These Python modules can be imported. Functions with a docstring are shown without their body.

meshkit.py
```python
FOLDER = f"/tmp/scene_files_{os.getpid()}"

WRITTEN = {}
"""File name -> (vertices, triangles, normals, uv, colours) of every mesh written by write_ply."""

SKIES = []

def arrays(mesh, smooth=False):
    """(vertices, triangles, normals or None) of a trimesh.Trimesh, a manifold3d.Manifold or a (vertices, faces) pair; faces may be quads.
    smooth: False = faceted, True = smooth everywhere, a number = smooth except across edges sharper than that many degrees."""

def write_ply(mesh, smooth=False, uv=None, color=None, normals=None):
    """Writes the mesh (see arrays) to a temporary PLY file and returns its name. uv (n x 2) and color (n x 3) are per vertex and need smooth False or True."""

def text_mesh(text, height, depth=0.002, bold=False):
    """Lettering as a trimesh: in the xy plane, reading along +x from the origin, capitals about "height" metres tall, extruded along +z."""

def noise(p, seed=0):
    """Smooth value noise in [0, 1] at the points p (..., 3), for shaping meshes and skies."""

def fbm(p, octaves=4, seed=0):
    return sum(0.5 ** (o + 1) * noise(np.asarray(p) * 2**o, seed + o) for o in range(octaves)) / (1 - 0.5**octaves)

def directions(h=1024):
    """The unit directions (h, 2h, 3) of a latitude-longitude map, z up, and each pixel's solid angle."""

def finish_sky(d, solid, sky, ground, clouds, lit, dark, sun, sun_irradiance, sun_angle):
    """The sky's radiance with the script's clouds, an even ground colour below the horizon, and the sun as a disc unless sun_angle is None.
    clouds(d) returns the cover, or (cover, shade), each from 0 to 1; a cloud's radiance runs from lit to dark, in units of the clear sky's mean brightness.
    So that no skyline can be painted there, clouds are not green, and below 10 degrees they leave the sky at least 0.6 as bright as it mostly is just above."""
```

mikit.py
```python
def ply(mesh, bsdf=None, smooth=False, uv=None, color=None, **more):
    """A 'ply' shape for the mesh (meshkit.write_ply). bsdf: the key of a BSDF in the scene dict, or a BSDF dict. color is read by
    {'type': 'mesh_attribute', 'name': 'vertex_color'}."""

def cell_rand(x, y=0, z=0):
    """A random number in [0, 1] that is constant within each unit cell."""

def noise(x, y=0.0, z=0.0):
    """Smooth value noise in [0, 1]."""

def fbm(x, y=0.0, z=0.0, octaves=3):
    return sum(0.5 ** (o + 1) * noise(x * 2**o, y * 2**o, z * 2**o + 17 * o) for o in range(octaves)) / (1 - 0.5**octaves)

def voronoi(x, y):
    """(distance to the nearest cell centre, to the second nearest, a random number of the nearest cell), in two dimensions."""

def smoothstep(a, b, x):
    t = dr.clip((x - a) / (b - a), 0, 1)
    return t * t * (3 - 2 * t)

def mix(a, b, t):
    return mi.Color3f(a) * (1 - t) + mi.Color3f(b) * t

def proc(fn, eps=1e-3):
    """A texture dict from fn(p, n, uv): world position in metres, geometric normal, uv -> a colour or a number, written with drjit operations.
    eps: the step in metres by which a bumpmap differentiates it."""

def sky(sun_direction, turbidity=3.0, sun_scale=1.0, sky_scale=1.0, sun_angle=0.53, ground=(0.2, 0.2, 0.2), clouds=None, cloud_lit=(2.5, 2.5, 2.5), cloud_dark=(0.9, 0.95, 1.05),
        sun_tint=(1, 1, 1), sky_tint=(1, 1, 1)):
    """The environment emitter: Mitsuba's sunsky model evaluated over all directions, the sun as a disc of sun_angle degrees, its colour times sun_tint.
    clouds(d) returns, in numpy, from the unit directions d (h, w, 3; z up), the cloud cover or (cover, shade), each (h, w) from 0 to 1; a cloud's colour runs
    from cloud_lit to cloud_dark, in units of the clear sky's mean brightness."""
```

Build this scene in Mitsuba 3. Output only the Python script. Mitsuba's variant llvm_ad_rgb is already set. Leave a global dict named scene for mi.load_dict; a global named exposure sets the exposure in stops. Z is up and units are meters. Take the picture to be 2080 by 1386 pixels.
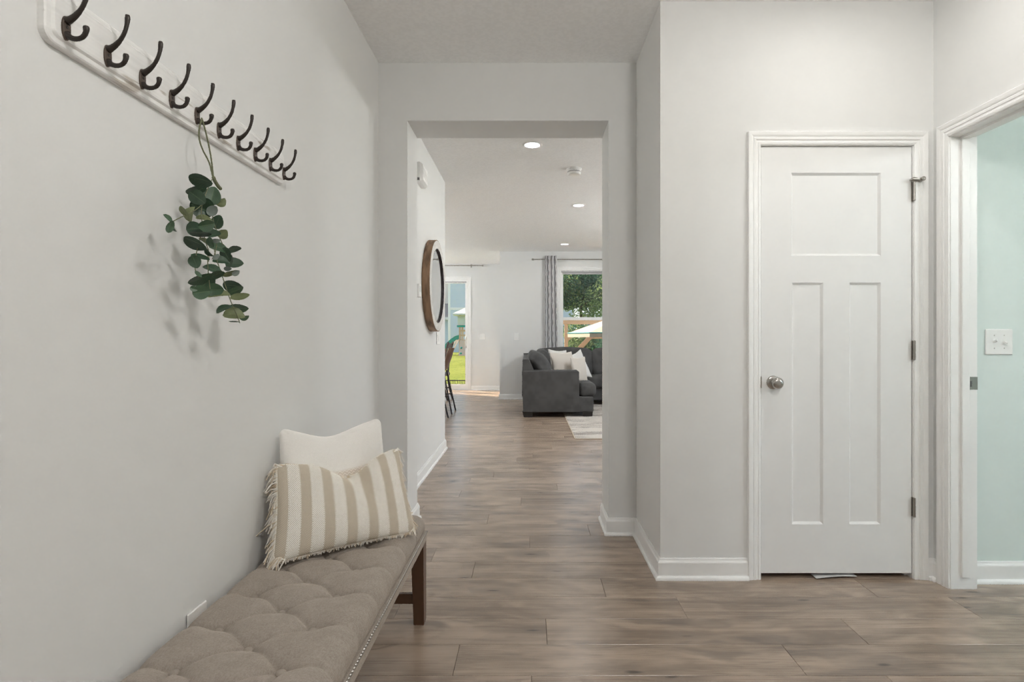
import math, random
import numpy as np, trimesh, manifold3d as m3, mitsuba as mi, drjit as dr
import mikit, meshkit
from mikit import noise, fbm, voronoi, cell_rand, smoothstep, mix, proc
T = mi.ScalarTransform4f
rng = np.random.default_rng(7)
F, CX, CY, CZ = 1080.0, 1076.0, 686.0, 1.145          # focal length (px), vanishing point (px), eye height (m)
scene, labels = {}, {}

# ------------------------------------------------------------------ camera, sky, exposure
scene['camera'] = {'type': 'perspective', 'fov': math.degrees(2 * math.atan(1040 / F)), 'fov_axis': 'x', 'near_clip': 0.02, 'far_clip': 500.0,
    'to_world': T().look_at(origin=[0, 0, CZ], target=[0, 5, CZ], up=[0, 0, 1]),
    'principal_point_offset_x': (1040 - CX) / 2080, 'principal_point_offset_y': (693 - CY) / 1386}
SUN = (-0.86, 0.46, 0.80)
def cloud_cover(d):
    n = meshkit.fbm(d * np.array([5, 5, 9]) + 3, 4)
    return np.clip((n - 0.42) * 3.2, 0, 0.85)
scene['sky'] = {'sampling_weight': 4.0, **mikit.sky(SUN, turbidity=3.5, sun_scale=10.5, sky_scale=10.0, ground=(0.22, 0.25, 0.15), clouds=cloud_cover, cloud_lit=(1.9, 1.9, 1.9), cloud_dark=(1.1, 1.15, 1.25))}
exposure = -0.10
FOYER_LAMP, GREAT_LAMP, FILL_GLOBE, OFFICE_FILL, ENTRY_FILL = 150.0, 90.0, 180.0, 80.0, 82.0  # globe, office and entry values drive the added fill lamps

# ------------------------------------------------------------------ materials
def mat(key, color, rough=0.6, spec=0.5, metallic=0.0, bump=None, bscale=1.0, two=True, **kw):
    c = color if isinstance(color, dict) else {'type': 'rgb', 'value': list(color)}
    b = {'type': 'principled', 'base_color': c, 'roughness': rough, 'specular': spec, 'metallic': metallic, **kw}
    if bump is not None:
        b = {'type': 'bumpmap', 'tex': bump, 'scale': bscale, 'bsdf': b}
    scene['mat_' + key] = {'type': 'twosided', 'bsdf': b} if two else b
    return 'mat_' + key
def flat(key, color, rough=0.7):
    return mat(key, color, rough, 0.3)

WALL = mat('wall_paint', (0.70, 0.705, 0.70), 0.75, 0.2)
MINT = mat('mint_paint', (0.655, 0.73, 0.71), 0.75, 0.2)
TRIM = mat('white_trim', (0.82, 0.825, 0.82), 0.42, 0.4)
DOORW = mat('door_white', (0.745, 0.75, 0.748), 0.5, 0.3)
def ceil_bump(p, n, uv):
    a = fbm(p.x * 42, p.y * 42, 3.0, 3)
    return smoothstep(0.40, 0.64, a)
def ceil_relief_shade(p, n, uv):  # fine speckle puts the shading of the ceiling relief into the color
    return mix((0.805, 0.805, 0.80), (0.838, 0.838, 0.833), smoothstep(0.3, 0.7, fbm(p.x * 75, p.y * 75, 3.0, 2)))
CEIL = mat('ceiling_texture', proc(ceil_relief_shade), 0.85, 0.1, bump=proc(ceil_bump, 2e-3), bscale=0.0022)
def wood_floor(p, n, uv):
    i = dr.floor(uv.x / 2)
    x, y = uv.x - i * 2, uv.y
    r1, r2, r3 = cell_rand(i, 3), cell_rand(i, 5), cell_rand(i, 9)
    wx, wy = fbm(x * 3 + r1 * 11, y * 5, r2 * 7, 2) - 0.5, fbm(x * 3 + 40, y * 9, r3 * 7, 2) - 0.5
    d, d2, w = voronoi(x * 2.6 + r1 * 31 + wx * 0.5, y * 9.5 + r2 * 17 + wy * 0.9)
    near = smoothstep(0.62, 0.04, d) * smoothstep(0.66, 0.82, w)      # around a knot
    knot = smoothstep(0.10, 0.02, d) * smoothstep(0.70, 0.84, w)
    warp = noise(x * 1.7 + r1 * 50, y * 7, r2 * 9) + near * 0.35
    broad = noise(x * 1.1 + r1 * 20, y * 16 + warp * 1.2, r2 * 30)
    band = noise(x * 0.9 + r3 * 11, (y + warp * 0.030) * 60, r1 * 30)
    grain = noise(x * 3.5 + r1 * 9, (y + warp * 0.030) * 240, r3 * 40)
    fine = noise(x * 22, y * 760, r1 * 40)
    cloud = fbm(x * 5.5 + r2 * 7 + wy * 2, y * 15 + wx * 3, r1 * 3, 3)
    t = 0.18 * broad + 0.12 * band + 0.13 * grain + 0.13 * fine + 0.44 * cloud
    c = mix((0.155, 0.113, 0.083), (0.375, 0.290, 0.225), smoothstep(0.24, 0.74, t + (r3 - 0.5) * 0.12))
    smoky = smoothstep(0.54, 0.74, fbm(x * 3.2 + r2 * 40 + wx * 1.5, y * 16 + 5 + wy * 4, r1 * 20, 4)) * (0.25 + 0.45 * r2)
    c = mix(c, (0.105, 0.083, 0.070), dr.maximum(smoky, near * (0.25 + 0.35 * grain)))
    return mix(c, (0.045, 0.034, 0.027), knot * 0.8)
PLANK = mat('floor_plank', proc(wood_floor), 0.27, 1.0)
def far_floor(p, n, uv):
    row = dr.floor((p.y - 1.8) / 0.1823)
    xs = p.x + cell_rand(row, 7) * 1.2
    i = row * 13 + dr.floor(xs / 1.2)
    x, y = xs - dr.floor(xs / 1.2) * 1.2, p.y - (row * 0.1823 + 1.8)
    c = wood_floor(p, n, mi.Point2f(x + 2 * (i + 4000), y))
    gap = dr.maximum(smoothstep(0.0035, 0.0, y), smoothstep(0.004, 0.0, x))
    return mix(c, (0.05, 0.04, 0.03), gap * 0.7)
FLOORM = mat('floor_far', proc(far_floor), 0.27, 1.0)
SUBF = flat('subfloor', (0.05, 0.04, 0.032))
STEEL = mat('satin_nickel', (0.42, 0.405, 0.38), 0.22, 0.5, 1.0)
NICKELD = mat('aged_nickel', (0.36, 0.34, 0.31), 0.35, 0.5, 1.0)
BRONZE = mat('dark_bronze', (0.020, 0.015, 0.012), 0.40, 0.4, 0.2)
BRONZEW = mat('worn_bronze', (0.065, 0.048, 0.037), 0.45, 0.45, 0.3)
PLASTIC = mat('white_plastic', (0.82, 0.82, 0.81), 0.3, 0.5)
PLASTICG = mat('gray_slot', (0.10, 0.10, 0.10), 0.5, 0.4)
def distressed(p, n, uv):
    s = fbm(p.y * 9, p.z * 60, p.x * 30, 3)
    k = smoothstep(0.66, 0.74, s) * smoothstep(0.45, 0.6, noise(p.y * 14, p.z * 30))
    g = noise(p.y * 6, p.z * 260)
    return mix(mix((0.81, 0.81, 0.80), (0.74, 0.74, 0.73), g), (0.40, 0.36, 0.31), k * 0.8)
RACKW = mat('distressed_white', proc(distressed), 0.55, 0.3)
def linen(p, n, uv):
    a = noise(uv.x * 900, uv.y * 260); b = noise(uv.x * 260 + 9, uv.y * 900)
    m = fbm(uv.x * 40, uv.y * 40, 1.0, 2)
    return mix((0.235, 0.200, 0.170), (0.395, 0.352, 0.312), 0.36 * a + 0.36 * b + 0.28 * m)
BENCHF = mat('taupe_linen', proc(linen), 0.85, 0.2, sheen=0.5)
WALNUT = mat('walnut_wood', (0.062, 0.030, 0.015), 0.32, 0.5)
def stripes(p, n, uv):
    P = uv.x * 6.3 + 0.12
    k = dr.floor(P); t = P - k
    beige = smoothstep(0.07, 0.085, t) * smoothstep(0.525, 0.51, t)
    L = uv.x * 0.52; V = uv.y * 0.36
    cx = dr.abs((t - 0.30) * 0.0825)
    odd = k - dr.floor(k / 2) * 2
    zig = dr.select(odd > 0.5, V + cx * 0.9, V + t * 0.0825)
    tw_b = 0.5 + 0.5 * dr.sin(6.2832 * zig / 0.0062)
    tw_w = 0.5 + 0.5 * dr.sin(6.2832 * (V - L * 0.95) / 0.0080)
    cb = mix((0.46, 0.40, 0.32), (0.60, 0.535, 0.445), tw_b)
    cw = mix((0.62, 0.57, 0.49), (0.85, 0.83, 0.785), smoothstep(0.18, 0.5, tw_w))
    c = mix(cw, cb, beige)
    edge = dr.maximum(smoothstep(0.018, 0.010, dr.abs(t - 0.055)), smoothstep(0.018, 0.010, dr.abs(t - 0.545)))
    dash = smoothstep(0.3, 0.5, 0.5 + 0.5 * dr.sin(6.2832 * V / 0.0085))
    edgec = mix((0.80, 0.78, 0.73), (0.47, 0.43, 0.34), dash * 0.8)
    return mix(c, edgec, edge)
STRIPE = mat('striped_weave', proc(stripes), 0.9, 0.15, sheen=0.3)
FRINGE = mat('cream_fringe', (0.86, 0.83, 0.77), 0.9, 0.15)
FRINGEB = mat('beige_fringe', (0.70, 0.60, 0.47), 0.9, 0.15)
def whitepil(p, n, uv):
    band = smoothstep(0.60, 0.55, uv.y)
    k = 0.5 + 0.5 * dr.sin(6.2832 * uv.y * 34 + 2.2 * dr.sin(uv.x * 150))
    kn = mix((0.64, 0.57, 0.50), (0.82, 0.76, 0.70), k)
    return mix(mix((0.84, 0.82, 0.79), (0.88, 0.86, 0.83), noise(uv.x * 160, uv.y * 160)), kn, band)
WPIL = mat('white_cotton', proc(whitepil), 0.9, 0.15, sheen=0.3)
def leaf_tex(a, b):
    def fn(p, n, uv):
        mid = smoothstep(0.05, 0.015, dr.abs(uv.y - 0.5)) * 0.55
        vein = smoothstep(0.75, 1.0, dr.sin((uv.x * 9 + dr.abs(uv.y - 0.5) * 7) * 6.2832 * 0.9)) * 0.18
        blot = fbm(p.y * 60, p.z * 60, p.x * 60, 2)
        return mix(mi.Color3f(a) * (0.7 + 0.6 * blot), b, dr.maximum(mid, vein))
    return proc(fn)
LEAFA = mat('leaf_dark', leaf_tex((0.024, 0.052, 0.030), (0.07, 0.11, 0.06)), 0.42, 0.45)
LEAFB = mat('leaf_mid', leaf_tex((0.042, 0.085, 0.047), (0.10, 0.15, 0.08)), 0.45, 0.45)
LEAFC = mat('leaf_pale', leaf_tex((0.13, 0.155, 0.075), (0.20, 0.22, 0.12)), 0.5, 0.4)
LEAFD = mat('leaf_gray', (0.20, 0.24, 0.22), 0.6, 0.3)
STEM = mat('stem_green', (0.125, 0.135, 0.075), 0.6, 0.3)
def rimwood(p, n, uv):
    g = fbm(p.z * 9, p.y * 9, p.x * 24, 3)
    return mix((0.095, 0.055, 0.030), (0.27, 0.165, 0.095), smoothstep(0.25, 0.75, g))
RIMW = mat('mirror_rim_wood', proc(rimwood), 0.5, 0.4)
def washed(p, n, uv):
    g = fbm(p.z * 40, p.y * 10, 2.0, 3)
    return mix((0.52, 0.50, 0.48), (0.70, 0.69, 0.67), g)
WASHED = mat('whitewashed_wood', proc(washed), 0.55, 0.35)
MIRROR = mat('mirror_glass', (0.80, 0.81, 0.81), 0.03, 0.5, 1.0)
BLACKM = mat('black_metal', (0.030, 0.028, 0.030), 0.4, 0.5, 0.3)
def velvet(p, n, uv):
    g = fbm(p.x * 9, p.y * 9, p.z * 7, 3)
    return mix((0.048, 0.048, 0.048), (0.078, 0.078, 0.078), smoothstep(0.2, 0.8, g))
VELVET = mat('charcoal_velvet', proc(velvet), 0.8, 0.25, sheen=0.35)
FEETB = mat('black_feet', (0.015, 0.013, 0.012), 0.5, 0.4)
CUSHB = mat('cream_cushion', (0.62, 0.58, 0.53), 0.9, 0.15, sheen=0.3)
CUSHW = mat('white_cushion', (0.72, 0.71, 0.69), 0.9, 0.15, sheen=0.3)
def rugtex(p, n, uv):
    a = fbm(p.x * 2.2, p.y * 30, 4.0, 3)
    b = noise(p.x * 10, p.y * 90)
    t = smoothstep(0.45, 0.66, a * 0.7 + b * 0.3)
    return mix((0.47, 0.44, 0.405), (0.24, 0.22, 0.205), t)
RUG = mat('woven_rug', proc(rugtex), 0.95, 0.1)
RUGE = flat('rug_edge', (0.45, 0.39, 0.32), 0.95)
def trellis(p, n, uv):
    u, v = uv.x * 5.0, uv.y * 13.0
    a = dr.abs((u - dr.floor(u)) - 0.5) * 2; b = dr.abs((v - dr.floor(v)) - 0.5) * 2
    l = dr.abs(a + b - 1.0)
    line = smoothstep(0.20, 0.11, l)
    return mix((0.30, 0.295, 0.305), (0.72, 0.72, 0.73), line)
CURT = mat('trellis_curtain', proc(trellis), 0.9, 0.15)
LINER = mat('curtain_liner', (0.62, 0.62, 0.63), 0.9, 0.15)
LEATHER = mat('brown_leather', (0.135, 0.070, 0.042), 0.4, 0.5)
DKWOOD = mat('dark_chair_wood', (0.060, 0.048, 0.040), 0.45, 0.45)
SHADE = mat('roller_shade', (0.42, 0.42, 0.43), 0.8, 0.2)
scene['mat_pane'] = {'type': 'thindielectric', 'int_ior': 1.5}
PANE = 'mat_pane'
# outdoors
def grass(p, n, uv):
    g = fbm(p.x * 1.1, p.y * 1.1, 0.0, 3); h = noise(p.x * 14, p.y * 7)
    return mix((0.105, 0.145, 0.026), (0.215, 0.235, 0.055), 0.6 * g + 0.4 * h)
GRASS = mat('lawn_grass', proc(grass), 0.9, 0.1)
BLUES = mat('blue_siding', (0.52, 0.585, 0.66), 0.7, 0.2)
TANS = mat('tan_siding', (0.70, 0.64, 0.60), 0.7, 0.2)
GREYS = mat('pale_siding', (0.60, 0.68, 0.72), 0.7, 0.2)
OUTW = mat('outdoor_white', (0.74, 0.74, 0.73), 0.6, 0.2)
SHING = mat('gray_shingle', (0.26, 0.24, 0.235), 0.9, 0.1)
CEDAR = mat('cedar_wood', (0.47, 0.33, 0.215), 0.65, 0.3)
CEDARP = mat('pale_pine', (0.52, 0.40, 0.30), 0.65, 0.3)
TEAL = mat('teal_plastic', (0.012, 0.24, 0.20), 0.4, 0.4)
PALET = mat('pale_canvas', (0.50, 0.55, 0.52), 0.8, 0.2)
CANVAS = mat('beige_canvas', (0.37, 0.36, 0.325), 0.85, 0.15)
TEALB = mat('blue_piping', (0.08, 0.30, 0.36), 0.6, 0.2)
BARK = mat('bark', (0.075, 0.055, 0.04), 0.9, 0.1)
def leafmat(key, c):
    scene['mat_' + key] = {'type': 'principledthin', 'base_color': {'type': 'rgb', 'value': list(c)}, 'roughness': 0.5, 'diff_trans': 0.9, 'spec_trans': 0.0}
    return 'mat_' + key
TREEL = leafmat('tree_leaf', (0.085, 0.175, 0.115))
TREEL2 = leafmat('tree_leaf_sun_tint', (0.21, 0.29, 0.13))  # sunlit patches of the crowns, put into a lighter leaf color
BLUEP = flat('blue_hold', (0.05, 0.14, 0.35))

# ------------------------------------------------------------------ helpers
def obj(key, mesh, bsdf, smooth=False, label=None, cat=None, group=None, kind=None, uv=None, **more):
    k, i = key, 0
    while k in scene:
        i += 1; k = f'{key}_{i:03d}'
    scene[k] = mikit.ply(mesh, bsdf, smooth=smooth, uv=uv, **more)
    meta(k, label, cat, group, kind)
    return k
def meta(k, label=None, cat=None, group=None, kind=None):
    d = {n: v for n, v in (('label', label), ('category', cat), ('group', group), ('kind', kind)) if v}
    if d: labels[k] = {**labels.get(k, {}), **d}
    return k
def struct(key, mesh, bsdf, label=None, smooth=False, **kw):
    return obj(key, mesh, bsdf, smooth, label=label, kind='structure', **kw)
def cat_(ms):
    return trimesh.util.concatenate([m for m in ms])
def tm(v, f):
    f = np.asarray(f)
    if f.shape[1] == 4: f = np.vstack([f[:, [0, 1, 2]], f[:, [0, 2, 3]]])
    return trimesh.Trimesh(np.asarray(v, float), f, process=False)
def hull(pts):
    return trimesh.convex.convex_hull(np.asarray(pts, float))
def box(x0, x1, y0, y1, z0, z1, b=0.0):
    if b <= 0:
        m = trimesh.creation.box(extents=(x1 - x0, y1 - y0, z1 - z0)); m.apply_translation(((x0 + x1) / 2, (y0 + y1) / 2, (z0 + z1) / 2)); return m
    b = min(b, (x1 - x0) * .45, (y1 - y0) * .45, (z1 - z0) * .45)
    pts = []
    for sx, sy, sz in np.ndindex(2, 2, 2):
        c = np.array([(x0, x1)[sx], (y0, y1)[sy], (z0, z1)[sz]]); d = np.array([1 - 2 * sx, 1 - 2 * sy, 1 - 2 * sz]) * b
        for k in range(3):
            q = c + d; q[k] = c[k]; pts.append(q)
    return hull(pts)
def M(mesh):
    return m3.Manifold(m3.Mesh(vert_properties=np.asarray(mesh.vertices, np.float32), tri_verts=np.asarray(mesh.faces, np.uint32)))
def unM(m):
    q = m.to_mesh(); return trimesh.Trimesh(q.vert_properties[:, :3], q.tri_verts, process=False)
def mbox(x0, x1, y0, y1, z0, z1):
    return m3.Manifold.cube([x1 - x0, y1 - y0, z1 - z0]).translate([x0, y0, z0])
def wall(x0, x1, y0, y1, z0, z1, holes=()):
    m = mbox(x0, x1, y0, y1, z0, z1)
    for h in holes: m = m - mbox(*h)
    return unM(m)
def grid_faces(nu, nv, closed_u=False, flip=False):
    i = np.arange(nu if closed_u else nu - 1)[:, None]; j = np.arange(nv - 1)[None]
    a = i * nv + j; b = ((i + 1) % nu) * nv + j
    q = np.stack([a, b, b + 1, a + 1], -1).reshape(-1, 4)
    return q[:, ::-1] if flip else q
def tube(points, radii, sides=10, ends=True, squash=None):
    P = np.asarray(points, float); n = len(P); R = np.broadcast_to(np.asarray(radii, float), (n,)).copy()
    t = np.gradient(P, axis=0); t /= np.linalg.norm(t, axis=1, keepdims=True)
    ref = np.array([0, 0, 1.0]) if abs(t[0][2]) < 0.9 else np.array([0, 1.0, 0])
    a = np.cross(t[0], ref); a /= np.linalg.norm(a)
    v = []
    for k in range(n):
        a = a - t[k] * (a @ t[k]); a /= np.linalg.norm(a); b = np.cross(t[k], a)
        th = np.arange(sides) * 2 * np.pi / sides
        v.append(P[k] + R[k] * (np.cos(th)[:, None] * a + np.sin(th)[:, None] * b * (squash or 1)))
    v = np.concatenate(v)
    f = []
    for k in range(n - 1):
        for s in range(sides):
            s2 = (s + 1) % sides
            f.append((k * sides + s, k * sides + s2, (k + 1) * sides + s2, (k + 1) * sides + s))
    f = np.array(f); f = np.vstack([f[:, [0, 1, 2]], f[:, [0, 2, 3]]])
    if ends:
        c0, c1 = len(v), len(v) + 1
        v = np.vstack([v, P[0] - t[0] * R[0] * .5, P[-1] + t[-1] * R[-1] * .5])
        e = [(c0, (s + 1) % sides, s) for s in range(sides)] + [(c1, (n - 1) * sides + s, (n - 1) * sides + (s + 1) % sides) for s in range(sides)]
        f = np.vstack([f, e])
    return tm(v, f)
def lathe(profile, n=32):
    """profile [(r, z)] from one end to the other, turned about z."""
    P = np.asarray(profile, float); th = np.arange(n) * 2 * np.pi / n
    v = np.stack([P[None, :, 0] * np.cos(th)[:, None], P[None, :, 0] * np.sin(th)[:, None], np.broadcast_to(P[None, :, 1], (n, len(P)))], -1).reshape(-1, 3)
    m = tm(v, grid_faces(n, len(P), True)); m.merge_vertices(); m.update_faces(m.nondegenerate_faces()); m.fix_normals(); return m
def place(m, at=(0, 0, 0), rot=None, deg=0):
    m = m.copy()
    for axis, d in ([(rot, deg)] if rot is not None and not isinstance(rot, list) else (rot or [])):
        m.apply_transform(trimesh.transformations.rotation_matrix(math.radians(d), axis))
    m.apply_translation(at); return m
def smooth_path(pts, n=24):
    from scipy.interpolate import make_interp_spline
    pts = np.asarray(pts, float); d = np.r_[0, np.cumsum(np.linalg.norm(np.diff(pts, axis=0), axis=1))]
    return make_interp_spline(d, pts, k=min(3, len(pts) - 1))(np.linspace(0, d[-1], n))
def sweep_plan(path, profile, closed_profile=True):
    """Mitred sweep in plan: path [(x, y)], profile [(d outward to the left of travel, z)]."""
    P = np.asarray(path, float); n = len(P); seg = np.diff(P, axis=0); seg /= np.linalg.norm(seg, axis=1, keepdims=True)
    nor = np.stack([-seg[:, 1], seg[:, 0]], 1); v = []
    for k in range(n):
        if k == 0: m = nor[0]
        elif k == n - 1: m = nor[-1]
        else:
            m = nor[k - 1] + nor[k]; m = m / (m @ nor[k])
        for d, z in profile: v.append((*(P[k] + m * d), z))
    q = len(profile); v = np.array(v).reshape(n, q, 3)
    return strips(v)
def strips(v):
    """Closed bars between successive outlines v (n, q, 3); the bars share no vertices, so mitres stay crisp."""
    n, q = v.shape[:2]; out = []
    for k in range(n - 1):
        f = [(s, q + s, q + (s + 1) % q, (s + 1) % q) for s in range(q)]
        me = tm(np.vstack([v[k], v[k + 1]]), np.array(f)); caps = []
        if k == 0: caps += [(0, s, s + 1) for s in range(1, q - 1)]
        if k == n - 2: caps += [(q, q + s + 1, q + s) for s in range(1, q - 1)]
        if caps: me = trimesh.Trimesh(me.vertices, np.vstack([me.faces, caps]), process=False)
        c = v[k:k + 2].reshape(-1, 3).mean(0); tri = me.triangles; nr = np.cross(tri[:, 1] - tri[:, 0], tri[:, 2] - tri[:, 0])
        if (nr * (tri.mean(1) - c)).sum() < 0: me.invert()
        out.append(me)
    return cat_(out)
BASEP = [(0, 0), (.026, 0), (.026, .005), (.0235, .0125), (.018, .0175), (.0135, .0185), (.0135, .076), (.0125, .080), (.0115, .083), (.0085, .0865), (.0065, .0905), (.0060, .0965), (.0045, .0985), (0, .0985)]
CASEP = [(0, 0), (0, .009), (.005, .0125), (.012, .0130), (.0145, .0105), (.0215, .0110), (.0245, .0145), (.0345, .0150), (.0375, .0125), (.0400, .0150), (.0480, .0178), (.0600, .0185), (.0620, .0165), (.0620, 0)]
def casing(xl, xr, z0, zt, profile=CASEP):
    """U-shaped casing around an opening in the xz plane, proud towards -y; the wall's face at y = 0."""
    v = []
    for st in range(4):
        for w, t in profile:
            v.append(((xl - w) if st < 2 else (xr + w), -t, z0 if st in (0, 3) else zt + w))
    return strips(np.array(v).reshape(4, len(profile), 3))
def rbox(size, r=0.03, n=14, puff=0.0):
    """A rounded, optionally puffed box centred at the origin."""
    s = np.array(size) / 2; u = np.linspace(-1, 1, n); v, f, o = [], [], 0
    for ax in range(3):
        for sg in (-1, 1):
            a, b = np.meshgrid(u, u, indexing='ij'); p = np.zeros((n, n, 3)); p[..., ax] = sg; p[..., (ax + 1) % 3] = a; p[..., (ax + 2) % 3] = b
            v.append(p.reshape(-1, 3)); f.append(grid_faces(n, n, flip=sg < 0) + o); o += n * n
    q = np.concatenate(v)
    w = np.sign(q) * np.abs(q) ** 0.8
    p = w * s; inner = np.maximum(s - r, 0); c = np.clip(p, -inner, inner); d = p - c
    L = np.linalg.norm(d, axis=1, keepdims=True); p = np.where(L > 1e-9, c + d / np.maximum(L, 1e-9) * np.minimum(r, s.min()), p)
    if puff:
        g = 1 - (p / s) ** 2
        for ax in range(3):
            p[:, ax] += np.sign(p[:, ax]) * puff * (np.abs(p[:, ax]) / s[ax]) ** 2 * np.clip(g[:, (ax + 1) % 3], 0, 1) * np.clip(g[:, (ax + 2) % 3], 0, 1)
    m = tm(p, np.concatenate(f)); m.merge_vertices(); m.update_faces(m.nondegenerate_faces()); return m
def P3(px, py, Y):
    return np.array([(px - CX) * Y / F, Y, CZ + (CY - py) * Y / F])

# ------------------------------------------------------------------ the setting
XL, XLC = -0.879, -0.872          # left wall of the foyer, of the corridor
YD, YB, YBB = 2.525, 3.090, 3.360 # closet wall, wall with the opening (front, back)
XA, XR, XM = 0.620, 1.917, 2.030  # alcove side, right wall, its office side
H, HO = 2.743, 2.406
YK, YL, YDN, XJ = 5.471, 9.863, 11.56, -0.557
XKL, XGR = -5.0, 4.6
YE = -2.6

# floor: single planks near by, patterned slab beyond
ROW, Y0 = 0.1823, 1.800
JOINT = {0: -.261, 1: .065, 2: .645, 3: .337, 4: -.277, 5: -.506, 6: .0, 7: .352, 8: -.263, 9: .48, 10: -.06, 11: -.51, 12: .21, 13: .72, 14: -.30, 15: 0.0, 16: .45, 17: -.12, 18: .03, 19: .62, 20: .23, 21: -.42, 22: -.18, 23: .40, 24: 0.0}
K0, K1 = -7, 24
Yn0, Yn1 = Y0 + K0 * ROW, Y0 + K1 * ROW
slab = [box(XKL - .3, XR + 4, YE - .3, Yn0, -.12, 0), box(XKL - .3, XGR + .4, Yn1, YDN + .3, -.12, 0),
        box(XKL - .3, XL - .06, Yn0, Yn1, -.12, 0), box(3.4, XR + 4, Yn0, Yn1, -.12, 0), box(1.5, 3.4, 2.58, Yn1, -.12, 0)]
struct('floor', cat_(slab), FLOORM, 'gray-brown oak plank floor of the hall and the rooms beyond')
obj('floor__underlay', box(XL - .06, 3.4, Yn0, Yn1, -.10, -.012), SUBF)
pid = 0
for k in range(K0, K1):
    a, b = Y0 + k * ROW, Y0 + (k + 1) * ROW
    xmax = 3.4 if a < 2.58 else 1.5
    j = JOINT.get(k, float(rng.uniform(0, 1.2)))
    x = j - 1.2 * math.ceil((j - (XL - .06)) / 1.2)
    while x < xmax:
        x0, x1 = max(x, XL - .06), min(x + 1.2, xmax)
        if x1 - x0 > .01:
            m = box(x0 + .0006, x1 - .0006, a + .0006, b - .0006, -.012, 0, .0008)
            uv = np.stack([np.clip(m.vertices[:, 0] - x, 0.001, 1.2) + 2 * pid, m.vertices[:, 1] - a], 1)
            obj('floor__plank', m, PLANK, uv=uv)
            pid += 1
        x += 1.2

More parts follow.
